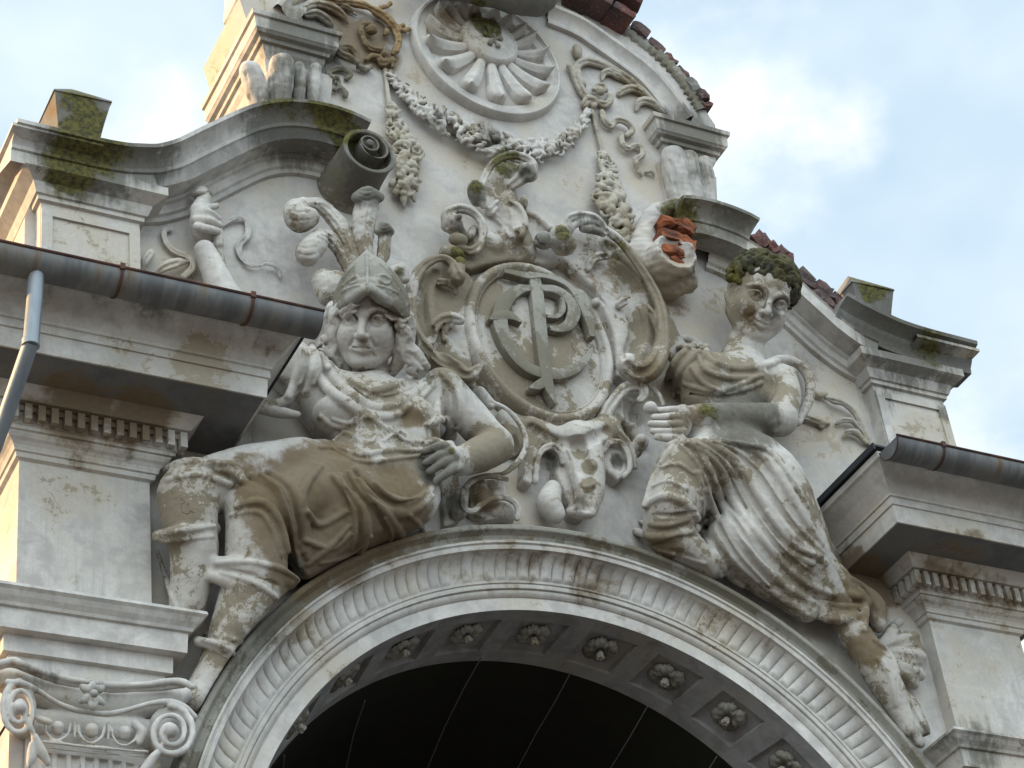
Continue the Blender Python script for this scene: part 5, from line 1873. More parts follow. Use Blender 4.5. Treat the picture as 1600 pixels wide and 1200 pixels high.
# dark leaf at the upper right
st(zc5([(712, 362, .19, 7), (745, 325, .21, 10), (800, 318, .21, 10), (855, 335, .2, 10), (890, 385, .19, 10)]), .008)
st(zc5([(735, 372, .19, 8), (790, 348, .2, 9), (850, 355, .19, 8)]), .006)
st(zc5([(790, 375, .18, 9), (840, 380, .19, 10), (880, 395, .19, 9)]), .006)
S.vell(*zc5([(625, 425)])[0], .17, 15, 15, 15, 0, .01)
S.vell(*zc5([(712, 440)])[0], .20, 20, 19, 19, 0, .01)
st(zc5([(690, 400, .16, 22), (720, 380, .17, 18)]), .02)
# crest
st(zc5([(372, 275, .14, 9), (362, 210, .16, 9), (385, 130, .17, 9), (430, 80, .18, 10), (490, 62, .19, 10), (545, 72, .20, 10), (578, 100, .20, 11), (572, 145, .20, 16), (548, 128, .21, 20)]), .01)
st(zc5([(545, 140, .19, 20), (515, 170, .16, 15), (480, 195, .13, 12), (468, 212, .10, 8)]), .01)
S.vell(*zc5([(335, 222)])[0], .15, 13, 22, 15, .1, .012)
S.vell(*zc5([(540, 262)])[0], .13, 7, 12, 9, 0, .01)
st(zc5([(400, 300, .12, 12), (440, 268, .13, 12), (500, 280, .14, 14), (532, 330, .14, 14), (530, 385, .14, 16)]), .012)
st(zc5([(420, 320, .10, 10), (460, 350, .12, 12), (490, 390, .14, 14), (512, 398, .17, 20)]), .012)
st(zc5([(555, 305, .10, 7), (600, 325, .11, 7), (650, 370, .12, 8)]), .01)
# left curl with cone button
st(zc5([(212, 365, .12, 14), (218, 310, .15, 14), (270, 288, .16, 12), (330, 310, .15, 10), (365, 360, .15, 10), (362, 430, .14, 11), (320, 470, .13, 12), (270, 455, .13, 8)]), .01)
S.vell(*zc5([(240, 355)])[0], .15, 15, 18, 15, .2, .01)
st(zc5([(255, 335, .19, 8), (268, 322, .23, 7)]), .004)
st(zc5([(270, 380, .14, 10), (300, 410, .12, 10), (330, 380, .08, 12)]), .012)
S.vell(*zc5([(262, 422)])[0], .14, 16, 11, 12, -.2, .01)
S.vell(*zc5([(232, 478)])[0], .15, 20, 13, 14, -.1, .01)
# scrollwork left below the shield, behind the elbow
st([(748, 615, .13, 12), (765, 632, .12, 9)], .01)
st([(765, 628, .13, 4), (790, 638, .14, 4), (812, 662, .14, 4.5), (822, 692, .14, 5), (812, 718, .13, 5), (790, 738, .12, 4), (772, 742, .1, 4)], .006)
st([(790, 655, .03, 16), (800, 700, .03, 16)], .01)
# ribbon fold lower left, on top of the arch
st([(792, 749, .13, 4.5), (772, 744, .14, 5), (750, 746, .15, 5), (732, 756, .15, 5), (723, 776, .15, 5), (726, 794, .15, 5), (738, 799, .15, 5), (752, 789, .15, 5), (768, 780, .15, 5), (788, 777, .15, 5), (803, 784, .15, 5), (810, 797, .15, 5), (808, 810, .14, 5)], .005)
st([(745, 760, .05, 15), (755, 790, .05, 16), (790, 800, .05, 18)], .01)
st([(716, 800, .08, 14), (722, 770, .08, 12)], .01)
# tendrils between shield and ram skull
st([(830, 668, .06, 18), (870, 690, .06, 24), (910, 690, .07, 30), (950, 672, .06, 22)], .03)
st([(942, 655, .08, 12), (958, 628, .12, 10), (978, 606, .14, 9), (1000, 604, .15, 9), (1006, 617, .15, 8), (1000, 625, .14, 6)], .008)
st([(985, 598, .14, 4), (1010, 600, .15, 3.5), (1028, 615, .16, 3.5), (1037, 632, .17, 3.5)], .006)
st([(965, 628, .05, 16), (985, 660, .03, 18), (1000, 690, .02, 14)], .02)
st([(950, 650, .10, 6), (968, 678, .11, 7), (985, 700, .1, 6), (992, 730, .08, 5)], .01)
st([(1001, 687, .14, 9), (992, 705, .07, 12)], .01)
st([(885, 678, .10, 3.5), (892, 690, .10, 3.5)], .003)
st([(935, 656, .11, 3.5), (947, 670, .11, 3.5)], .003)
# ram skull
st([(903, 694, .09, 38), (914, 735, .12, 32), (920, 765, .14, 25), (916, 792, .14, 20)], .02)
S.vell(908, 800, .15, 24, 12, 16, -.1, .012)
for q in ((910, 705, .205, 11), (921, 730, .21, 11), (919, 757, .22, 11)):
    S.st([q, (q[0] + .5, q[1], q[2], q[3])], .004)
for f in ([(836, 752, .09, 5), (840, 725, .11, 5), (848, 704, .12, 6), (862, 697, .12, 6), (874, 706, .12, 6), (878, 722, .11, 5)],
          [(942, 706, .11, 5), (952, 692, .12, 5), (970, 692, .12, 5), (982, 710, .12, 5), (984, 732, .11, 4.5), (974, 745, .10, 4)]):
    st(f, .008)
st([(864, 764, .08, 14), (858, 786, .10, 20), (866, 802, .10, 17)], .01)
S.vell(966, 718, .12, 11, 19, 26, 0, .006, True)
S.vell(856, 722, .12, 12, 20, 26, -.1, .006, True)
S.vell(985, 640, .10, 12, 22, 26, .2, .006, True)
S.vell(805, 690, .12, 10, 30, 26, -.1, .006, True)
S.vell(950, 762, .13, 5, 10, 10, 0, .006, True)
S.vell(886, 768, .15, 5, 9, 9, .3, .006, True)
fo([(895, 700, 2), (893, 740, 2), (900, 780, 2)], cut=True, emb=.1)
fo([(897, 798, 2), (912, 794, 2.5), (928, 800, 2)], cut=True, emb=.1)
# the scrolls are channelled bands, not rods
for q in REC:
    if len(q) >= 4 and max(p_[3] for p_ in q) > 3.9:
        fo([(a, b, max(1.3, r * .36)) for a, b, _, r in q], cut=True, emb=-.2)
# leaf veins on the sheets
for q in ([(940, 400), (985, 450), (1005, 520)], [(900, 440), (950, 480), (975, 560)], [(668, 440), (660, 490), (680, 550)], [(700, 440), (690, 500), (712, 560)], [(780, 300), (785, 340), (790, 395)], [(800, 320), (815, 350), (850, 385)],
          [(765, 330), (762, 365), (752, 400)], [(860, 680), (880, 700), (890, 720)], [(950, 668), (955, 690), (950, 700)], [(820, 690), (826, 720), (826, 745)]):
    fo([(a, b, 2.4) for a, b in q], cut=True, emb=-.1)
S.arch_clear()
# keep the shield field free
X, Y, Z_ = S._co(tuple(slice(0, n) for n in S.n))
el_ = (np.sqrt(((X - OX) / (OA - .03)) ** 2 + ((Z_ - OZ) / (OB - .03)) ** 2) - 1) * .45
S.F = np.maximum(S.F, -el_.astype(np.float32) + 0 * Y.astype(np.float32))
S.rough(.0016)
S.build('scroll_frame', M_STAT, cart)

# ------------------------------------------------------------------ shallow ornaments on the wall
RG = np.random.RandomState(21)


def lumps(S, path, dens, rr, spread, d0=.03, fy=1.25):
    A = cat(path, 12)
    for i in range(dens):
        u = RG.uniform(0, len(A) - 1.001)
        k = int(u)
        q = A[k] + (A[k + 1] - A[k]) * (u - k)
        w_ = q[2]
        t = A[min(k + 1, len(A) - 1)][:2] - A[k][:2]
        t = t / (np.hypot(*t) + 1e-9)
        o = RG.uniform(-1, 1)
        x, y = q[0] - t[1] * o * w_ * spread, q[1] + t[0] * o * w_ * spread
        d = d0 + .055 * (w_ / 18) * sqrt(max(0, 1 - o * o * .9))
        r = RG.uniform(*rr) * (.5 + .5 * w_ / 18)
        kind = RG.randint(3)
        if kind == 0:
            S.st([(x, y, d, r), (x + .5, y, d, r)], .003)
        elif kind == 1:
            a = RG.uniform(0, 6.28)
            S.st([(x - r * 1.1 * cos(a), y - r * 1.1 * sin(a), d, r * .45), (x, y, d + .012, r * .75), (x + r * 1.3 * cos(a), y + r * 1.3 * sin(a), d, r * .3)], .003)
        else:
            a = RG.uniform(0, 6.28)
            S.st([(x + r * cos(a + q_), y + r * sin(a + q_), d, r * .42) for q_ in (0, 1.2, 2.4, 3.6)], .003)


def ornament(name, label, catg, pts, build, mat, dmax=.16, h=.007, group=None, rough=.0018, groove=True):
    S = Sculpt(*bounds(pts, .04, dmax), h=h)
    orig, rec = S.st, []
    if groove:
        def st2(q, k=.012, n=5, cut=False, fy=1.):
            rec.append(q)
            return orig(q, k, n, cut, fy)
        S.st = st2
    build(S)
    for q in rec:
        if len(q) > 3:
            S.fold([(a, b, max(1.1, r * .34)) for a, b, _, r in q[:-1]], cut=True, emb=-.15)
    S.rough(rough, 1.6)
    o = S.build(name, mat, None, loc=P(*pts[0], 0))
    tag(o, label, catg, group)
    return o


def fest(S):
    path = [(606, 112, 5), (628, 138, 9), (650, 160, 13), (690, 188, 18), (735, 212, 20), (775, 228, 22), (825, 236, 20), (870, 228, 16), (900, 205, 10), (922, 172, 5)]
    S.st([(x, y, .02, r * .75) for x, y, r in path], .01, fy=1.2)
    lumps(S, path, 330, (3.2, 6.5), .85)


ornament('fruit_garland', 'grey fruit garland sagging below the round shell medallion', 'garland', [(600, 100), (600, 260), (930, 150), (930, 260)], fest, M_STAT, .2, group=None, rough=.003, groove=False)


def drop(string, path, leaves):
    def f(S):
        S.st(string, .004)
        S.st([(x, y, .02, r * .8) for x, y, r in path], .01, fy=1.2)
        lumps(S, path, 150, (4, 7.5), .9)
        for a, b in leaves:
            S.st([a + (.03, 4), ((a[0] + b[0]) / 2, (a[1] + b[1]) / 2, .045, 6), b + (.03, 2)], .004, fy=1.3)
    return f


ornament('fruit_drop', 'vertical fruit drop ending in a leaf, right beside the dark cornice scroll', 'ornament', [(590, 105), (590, 330), (660, 105), (660, 330)],
         drop([(602, 110, .02, 4), (606, 150, .025, 4), (610, 165, .03, 6)], [(610, 165, 7), (617, 195, 12), (630, 225, 20), (640, 255, 21), (637, 285, 16), (631, 300, 12)],
              [((622, 295), (616, 306)), ((630, 295), (631, 325)), ((640, 295), (648, 316)), ((618, 280), (609, 292)), ((646, 280), (652, 300))]), M_SAND, .17, group='fruit drops', groove=False)
ornament('fruit_drop', 'vertical fruit drop hanging between the garland end and the right lobed bracket', 'ornament', [(915, 165), (915, 420), (990, 165), (990, 420)],
         drop([(925, 170, .02, 4), (932, 205, .02, 3), (940, 232, .025, 4)], [(941, 235, 6), (947, 262, 11), (950, 295, 22), (962, 325, 25), (972, 355, 18), (972, 380, 10)],
              [((968, 370), (975, 400)), ((975, 360), (982, 385))]), M_SAND, .17, group='fruit drops', groove=False)


def scroll_l(S):
    zz = lambda p: Z(480, 0, .1125, p)
    S.st(zz([(150, -60, .02, 50), (350, 20, .03, 55), (600, 40, .04, 55), (800, 80, .04, 55), (980, 170, .045, 65), (1120, 280, .045, 65), (1230, 420, .04, 60), (1270, 560, .04, 50), (1240, 680, .035, 45), (1180, 750, .03, 40)]), .006)
    S.st(zz([(1000, 700, .03, 50), (900, 680, .03, 45), (810, 590, .03, 42), (760, 470, .03, 42), (750, 380, .03, 42), (800, 325, .03, 38), (870, 330, .03, 34)]), .006)
    S.st(zz([(890, 410, .05, 75), (895, 420, .05, 75)]), .005)
    S.st(zz([(1000, 800, .03, 40), (1040, 880, .03, 55), (1120, 860, .03, 55), (1180, 830, .03, 45)]), .005)
    S.st(zz([(1070, 750, .05, 50), (1090, 760, .05, 50)]), .005)
    S.st(zz([(820, 830, .02, 35), (900, 780, .03, 45), (980, 800, .03, 45)]), .005)
    S.st(zz([(1190, 860, .03, 45), (1180, 920, .03, 35)]), .005)
    S.st(zz([(1220, 330, .03, 25), (1320, 420, .04, 45), (1430, 400, .03, 20)]), .005)
    S.st(zz([(1250, 390, .03, 25), (1330, 350, .04, 35)]), .005)
    S.st(zz([(1090, 390, .02, 20), (1100, 440, .03, 35), (1070, 480, .03, 25)]), .005)
    S.st(zz([(1020, 110, .03, 30), (1100, 90, .03, 35), (1150, 50, .03, 30)]), .005)


ornament('scroll_ornament', 'ochre leafy scroll left of the shell medallion, curling round a ball', 'ornament', [(475, -20), (475, 110), (645, -20), (645, 110)], scroll_l, M_OCHRE, .14, .006, 'wall scrolls beside the medallion', .004)


def frond_l(S):
    zz = lambda p: Z(480, 0, .1125, p)
    S.st(zz([(-40, 120, .02, 50), (80, 60, .03, 60), (230, 70, .035, 65), (400, 140, .035, 65), (500, 220, .03, 50), (565, 330, .02, 15)]), .006)
    S.st(zz([(0, 210, .02, 55), (120, 190, .03, 65), (230, 240, .035, 65), (320, 320, .03, 45), (350, 380, .02, 20)]), .006)
    S.st(zz([(420, 60, .02, 45), (550, 100, .03, 45), (640, 170, .02, 25), (690, 220, .02, 10)]), .006)
    S.st(zz([(-200, 60, .02, 40), (-120, -20, .03, 60), (0, -60, .03, 60)]), .006)


ornament('leaf_frond', 'pale curved leaf fronds above the left pedestal cap', 'ornament', [(455, -10), (455, 50), (560, -10), (560, 50)], frond_l, M_SAND, .12, .006, None)


def curl_l(S):
    zz = lambda p: Z(480, 0, .1125, p)
    S.st(zz([(400, 690, .03, 50), (480, 760, .06, 60), (580, 800, .08, 60), (680, 860, .07, 50)]), .008)
    S.st(zz([(480, 650, .03, 40), (590, 650, .06, 50), (670, 730, .07, 45), (690, 820, .06, 40)]), .008)
    S.st(zz([(500, 720, .02, 80), (600, 770, .02, 80)]), .01)
    S.st(zz([(720, 930, .03, 45), (800, 960, .03, 50), (870, 930, .03, 40)]), .006)
    S.st(zz([(300, 1000, .02, 50), (400, 950, .03, 45), (500, 960, .03, 40), (600, 1040, .03, 35), (540, 1100, .02, 35)]), .006)
    S.st(zz([(280, 1020, .02, 45), (330, 1080, .03, 45), (410, 1080, .03, 35), (450, 1150, .02, 25), (420, 1240, .02, 25)]), .006)
    S.st(zz([(390, 1240, .03, 40), (385, 1250, .03, 40)]), .006)
    S.st(zz([(420, 1150, .02, 20), (520, 1280, .03, 40), (530, 1330, .03, 40)]), .006)


ornament('shell_curl', 'small grey leaf curl with a berry sprig below the left pedestal cap', 'ornament', [(505, 65), (505, 160), (590, 65), (590, 160)], curl_l, M_CEM, .16, .006, None)


def scroll_r(S):
    zz = lambda p: Z(900, 0, .175, p, 1.22)
    S.st(zz([(125, 900, .03, 34), (60, 830, .03, 34), (10, 720, .03, 34), (-10, 640, .03, 34), (30, 570, .03, 32), (110, 545, .03, 32), (200, 570, .03, 30), (330, 620, .03, 28), (450, 690, .03, 26), (580, 790, .03, 22), (700, 900, .02, 12)]), .006)
    S.st(zz([(10, 640, .03, 30), (30, 720, .03, 32), (60, 755, .03, 28)]), .006)
    S.st(zz([(-60, 600, .03, 26), (-30, 640, .03, 22)]), .006)
    S.st(zz([(235, 710, .02, 15), (250, 655, .03, 26), (310, 640, .035, 30), (380, 680, .03, 28), (480, 750, .02, 12)]), .006)
    S.st(zz([(385, 840, .02, 25), (440, 800, .03, 30), (520, 790, .035, 32), (600, 830, .03, 28), (690, 900, .02, 12)]), .006)
    S.st(zz([(540, 985, .02, 15), (560, 920, .03, 28), (620, 900, .035, 32), (700, 930, .03, 30), (790, 1010, .02, 14)]), .006)
    S.st(zz([(215, 810, .05, 36), (218, 815, .05, 36)]), .005)
    S.st(zz([(160, 800, .03, 18), (200, 755, .035, 18), (250, 765, .035, 18), (270, 810, .03, 16)]), .004)
    S.st(zz([(215, 920, .03, 28), (260, 935, .03, 28), (300, 900, .03, 28), (300, 860, .03, 24)]), .005)
    S.st(zz([(80, 930, .03, 34), (110, 890, .04, 34), (160, 900, .04, 34), (150, 950, .03, 30)]), .005)
    S.st(zz([(10, 430, .03, 36), (15, 480, .03, 34), (30, 520, .02, 20)]), .005)


ornament('scroll_ornament', 'sandy leaf scroll with a spiral bud between the medallion and the arched moulding', 'ornament', [(885, 60), (885, 190), (1045, 60), (1045, 190)], scroll_r, M_SAND, .13, .006, 'wall scrolls beside the medallion', .0025)


def ribbon_r(S):
    zz = lambda p: Z(900, 0, .175, p)
    S.st(zz([(230, 1000, .02, 26), (255, 1080, .04, 30), (310, 1130, .03, 30), (345, 1090, .03, 26), (390, 1070, .05, 30), (460, 1100, .05, 30), (500, 1170, .03, 30), (450, 1210, .03, 26)]), .005)
    z2 = lambda p: Z(500, 0, .35, p)
    S.st(z2([(1345, 600, .03, 13), (1350, 640, .04, 14), (1375, 665, .04, 14), (1405, 650, .03, 13), (1430, 655, .03, 12), (1440, 690, .04, 14), (1410, 715, .05, 14), (1420, 760, .03, 12), (1435, 785, .02, 8)]), .005)
    S.st(z2([(1455, 770, .02, 8), (1480, 765, .03, 10), (1490, 785, .02, 8)]), .005)


ornament('ribbon', 'crinkled sandy ribbon dangling left of the right pedestal cap', 'ribbon', [(935, 170), (935, 280), (1025, 170), (1025, 280)], ribbon_r, M_SAND, .12, .006, None, .002)


def band_l(zpts, rr=.9):
    def f(S):
        for pts in zpts:
            S.st(Z(200, 280, .2, pts), .004, fy=1.9)
            # thin raised edges of the ribbon
    return f


ornament('ribbon', 'thin fluttering ribbon on the wall between the baton and the plumes', 'ribbon', [(340, 330), (340, 440), (450, 330), (450, 440)],
         band_l([[(735, 362, .02, 18), (795, 318, .03, 24), (865, 300, .03, 24), (925, 325, .02, 26), (940, 395, .02, 30), (925, 455, .03, 30), (880, 500, .02, 30), (865, 560, .02, 30), (895, 620, .02, 26), (950, 668, .03, 20), (1020, 678, .03, 16), (1080, 662, .04, 18), (1140, 675, .04, 20), (1175, 705, .03, 22), (1190, 765, .02, 16)]]), M_WALL, .1, .006, None, .001)
ornament('ribbon', 'broad ribbon curling between the left pylon and the raised forearm', 'ribbon', [(245, 340), (245, 440), (310, 340), (310, 440)],
         band_l([[(340, 395, .02, 16), (285, 400, .03, 24), (290, 470, .03, 28), (335, 540, .03, 30), (400, 580, .03, 30), (460, 600, .03, 30), (505, 640, .04, 30), (500, 700, .04, 30), (430, 760, .03, 28)]]), M_WALL, .1, .006, None, .001)
ornament('palm_leaf', 'two rounded palm leaves just above the left gutter rim', 'leaf', [(222, 380), (222, 440), (300, 380), (300, 440)],
         lambda S: (S.st(Z(200, 280, .2, [(115, 700, .02, 20), (140, 630, .05, 36), (175, 580, .05, 34), (185, 550, .03, 14)]), .005, fy=1.3), S.st(Z(200, 280, .2, [(225, 730, .02, 24), (300, 680, .06, 44), (390, 650, .06, 40), (465, 645, .03, 16)]), .005, fy=1.3)), M_WALL, .14, .006, None, .001)


def leaf_r(S):
    zz = lambda p: Z(960, 390, .2667, p)
    for q in ([(1165, 835, .02, 14), (1200, 850, .03, 20), (1240, 845, .03, 14)], [(1235, 870, .02, 12), (1290, 885, .05, 22), (1350, 905, .05, 22), (1410, 960, .04, 20), (1450, 1040, .03, 20), (1490, 1120, .03, 20), (1530, 1190, .02, 18)],
              [(1300, 1025, .02, 10), (1340, 1000, .04, 18), (1395, 1005, .04, 18), (1440, 1055, .03, 14)], [(1340, 1100, .02, 10), (1370, 1068, .04, 20), (1420, 1075, .04, 20), (1470, 1130, .03, 16)],
              [(1060, 960, .03, 22), (1130, 985, .03, 24), (1200, 1010, .03, 22), (1255, 1020, .02, 14)], [(1180, 1000, .03, 12), (1215, 1040, .02, 14), (1240, 1000, .02, 10)], [(980, 1040, .03, 18), (1030, 1010, .04, 22), (1070, 1000, .03, 16)]):
        S.st(zz(q), .005, fy=1.2)


ornament('leaf_scroll', 'sandy leaf scroll on the wall between the right statue arm and the right gutter', 'ornament', [(1215, 600), (1215, 715), (1375, 600), (1375, 715)], leaf_r, M_SAND, .12, .0065, None, .002)

# ------------------------------------------------------------------ ionic capital under the left pier, and the one under the right pier
zq = lambda p: Z(0, 1020, .2, p)
capt = thing('ionic_capital', 'ionic capital with two spiral volutes, egg-and-dart and a flower at the lower left corner', 'capital', (-2.62, -.2, 6.5))
S = Sculpt(*bounds([(-60, 1005), (-60, 1240), (325, 1025), (325, 1240)], .05, .50, .0), h=.007, wall=False)
st, fo = S.st, S.fold
st(zq([(-150, 180, .20, 60), (100, 230, .19, 110), (400, 330, .13, 120), (700, 400, .10, 120), (1000, 400, .12, 120), (1300, 370, .18, 110), (1440, 330, .20, 60)]), .02)
st(zq([(200, 560, .12, 130), (700, 620, .08, 130), (1150, 650, .12, 130)]), .02)
zk = lambda p: Z(0, 1020, .2, p, 1.75)
# abacus lips
st(zk([(-80, 110, .31, 16), (90, 60, .31, 16), (180, 90, .33, 16), (330, 150, .28, 15), (520, 205, .23, 15), (700, 230, .22, 15), (900, 255, .22, 15), (1150, 245, .26, 15), (1350, 222, .30, 16), (1440, 232, .33, 16), (1500, 268, .35, 12)]), .008)
st(zk([(-80, 150, .29, 12), (90, 95, .29, 12), (330, 190, .26, 11), (540, 245, .21, 11), (880, 290, .20, 11), (1150, 285, .24, 11), (1440, 260, .30, 11)]), .006)
# channel joining the volutes
st(zk([(60, 225, .32, 14), (180, 240, .32, 14), (300, 300, .29, 13), (450, 390, .25, 13), (620, 455, .22, 13), (850, 475, .22, 13), (1000, 445, .24, 13), (1180, 395, .28, 13), (1320, 385, .31, 14), (1440, 420, .31, 14), (1520, 500, .29, 14)]), .006)
# volutes
for cx_, cy_, rx_, ry_, sgn, d in ((150, 440, 135, 220, 1, .29), (1335, 620, 185, 205, -1, .29)):
    c_ = zq([(cx_, cy_)])[0]
    S.vell(c_[0], c_[1], d - .06, rx_ * .2, ry_ * .2, 14, 0, .01)
    q = []
    for i in range(46):
        u = i / 45
        a = (pi * .5 if sgn > 0 else pi * .5) - sgn * (-1) * u * 2.6 * 2 * pi * .93
        k = 1 - .84 * u
        q.append((cx_ + rx_ * k * cos(a), cy_ - ry_ * k * sin(a), d + .025 + .03 * u, 27 - 9 * u))
    S.chain(PPs(zq(q)), .008)
    S.st(zk([(cx_, cy_ - 15, d + .06, 30), (cx_ + 2, cy_ - 12, d + .065, 28)]), .005)
# husk hanging from each volute
st(zq([(1340, 590, .34, 12), (1290, 680, .33, 20), (1240, 770, .31, 24)]), .006)
st(zq([(1225, 790, .31, 34), (1170, 860, .29, 42), (1110, 960, .26, 48)]), .006)
st(zq([(170, 470, .34, 14), (220, 560, .33, 28), (255, 620, .32, 22)]), .006)
st(zq([(270, 660, .31, 32), (320, 770, .29, 42), (370, 860, .27, 30)]), .006)
st(zq([(250, 720, .30, 28), (245, 820, .28, 40), (230, 880, .27, 20)]), .006)
# egg and dart
for ex, ey in ((450, 590), (715, 610), (975, 630)):
    S.st(zq([(ex, ey - 10, .215, 52), (ex, ey + 12, .21, 46)]), .005)
    S.st(zq([(ex - 100, ey - 40, .205, 13), (ex - 90, ey + 30, .21, 13), (ex - 40, ey + 85, .215, 13), (ex + 20, ey + 90, .215, 13), (ex + 80, ey + 45, .21, 13), (ex + 100, ey - 30, .205, 13)]), .004)
    S.st(zq([(ex + 132, ey - 50, .19, 16), (ex + 132, ey + 70, .20, 12)]), .004)
st(zq([(330, 690, .22, 14), (700, 735, .21, 14), (1150, 775, .22, 14)]), .004)
st(zq([(330, 735, .20, 12), (700, 775, .19, 12), (1140, 810, .20, 12)]), .004)
# corner acanthus blobs
st(zq([(1060, 560, .22, 40), (1110, 620, .22, 40), (1090, 700, .21, 26)]), .006)
st(zq([(310, 520, .25, 30), (380, 540, .25, 26)]), .006)
# flower on the abacus
for a_, r_, L_ in ((pi / 2, 34, 85), (2.55, 36, 100), (.55, 36, 100), (-2.55, 34, 110), (-.75, 34, 110), (-pi / 2, 40, 110)):
    S.st(zq([(725 + 25 * cos(a_), 320 - 25 * sin(a_), .27, 20), (725 + L_ * .6 * cos(a_), 320 - L_ * .65 * sin(a_), .29, r_), (725 + L_ * cos(a_), 320 - L_ * 1.0 * sin(a_), .28, r_ * .7)]), .006, fy=1.2)
S.st(zq([(735, 320, .33, 36), (736, 318, .33, 36)]), .005)
S.rough(.0014)
S.build('volutes_and_abacus', M_TRIM, capt)
# fluted neck
rows = []
x0, x1 = -2.90, -2.35
for i in range(241):
    x = x0 + (x1 - x0) * i / 240
    ph = ((x - x0) / .062) % 1
    g_ = .018 * sqrt(max(0, 1 - ((ph - .5) / .34) ** 2)) if abs(ph - .5) < .34 else 0
    rows.append([(x, -.155 + .03 * ((x - x0) / (x1 - x0) * 2 - 1) ** 4 + (g_ if z < 6.345 else 0), z) for z in (0., 6.2, 6.335, 6.34, 6.345, 6.352, 6.45)])
MB().grid(rows).build('fluted_neck', M_TRIM, capt, smooth=True, auto=.7)
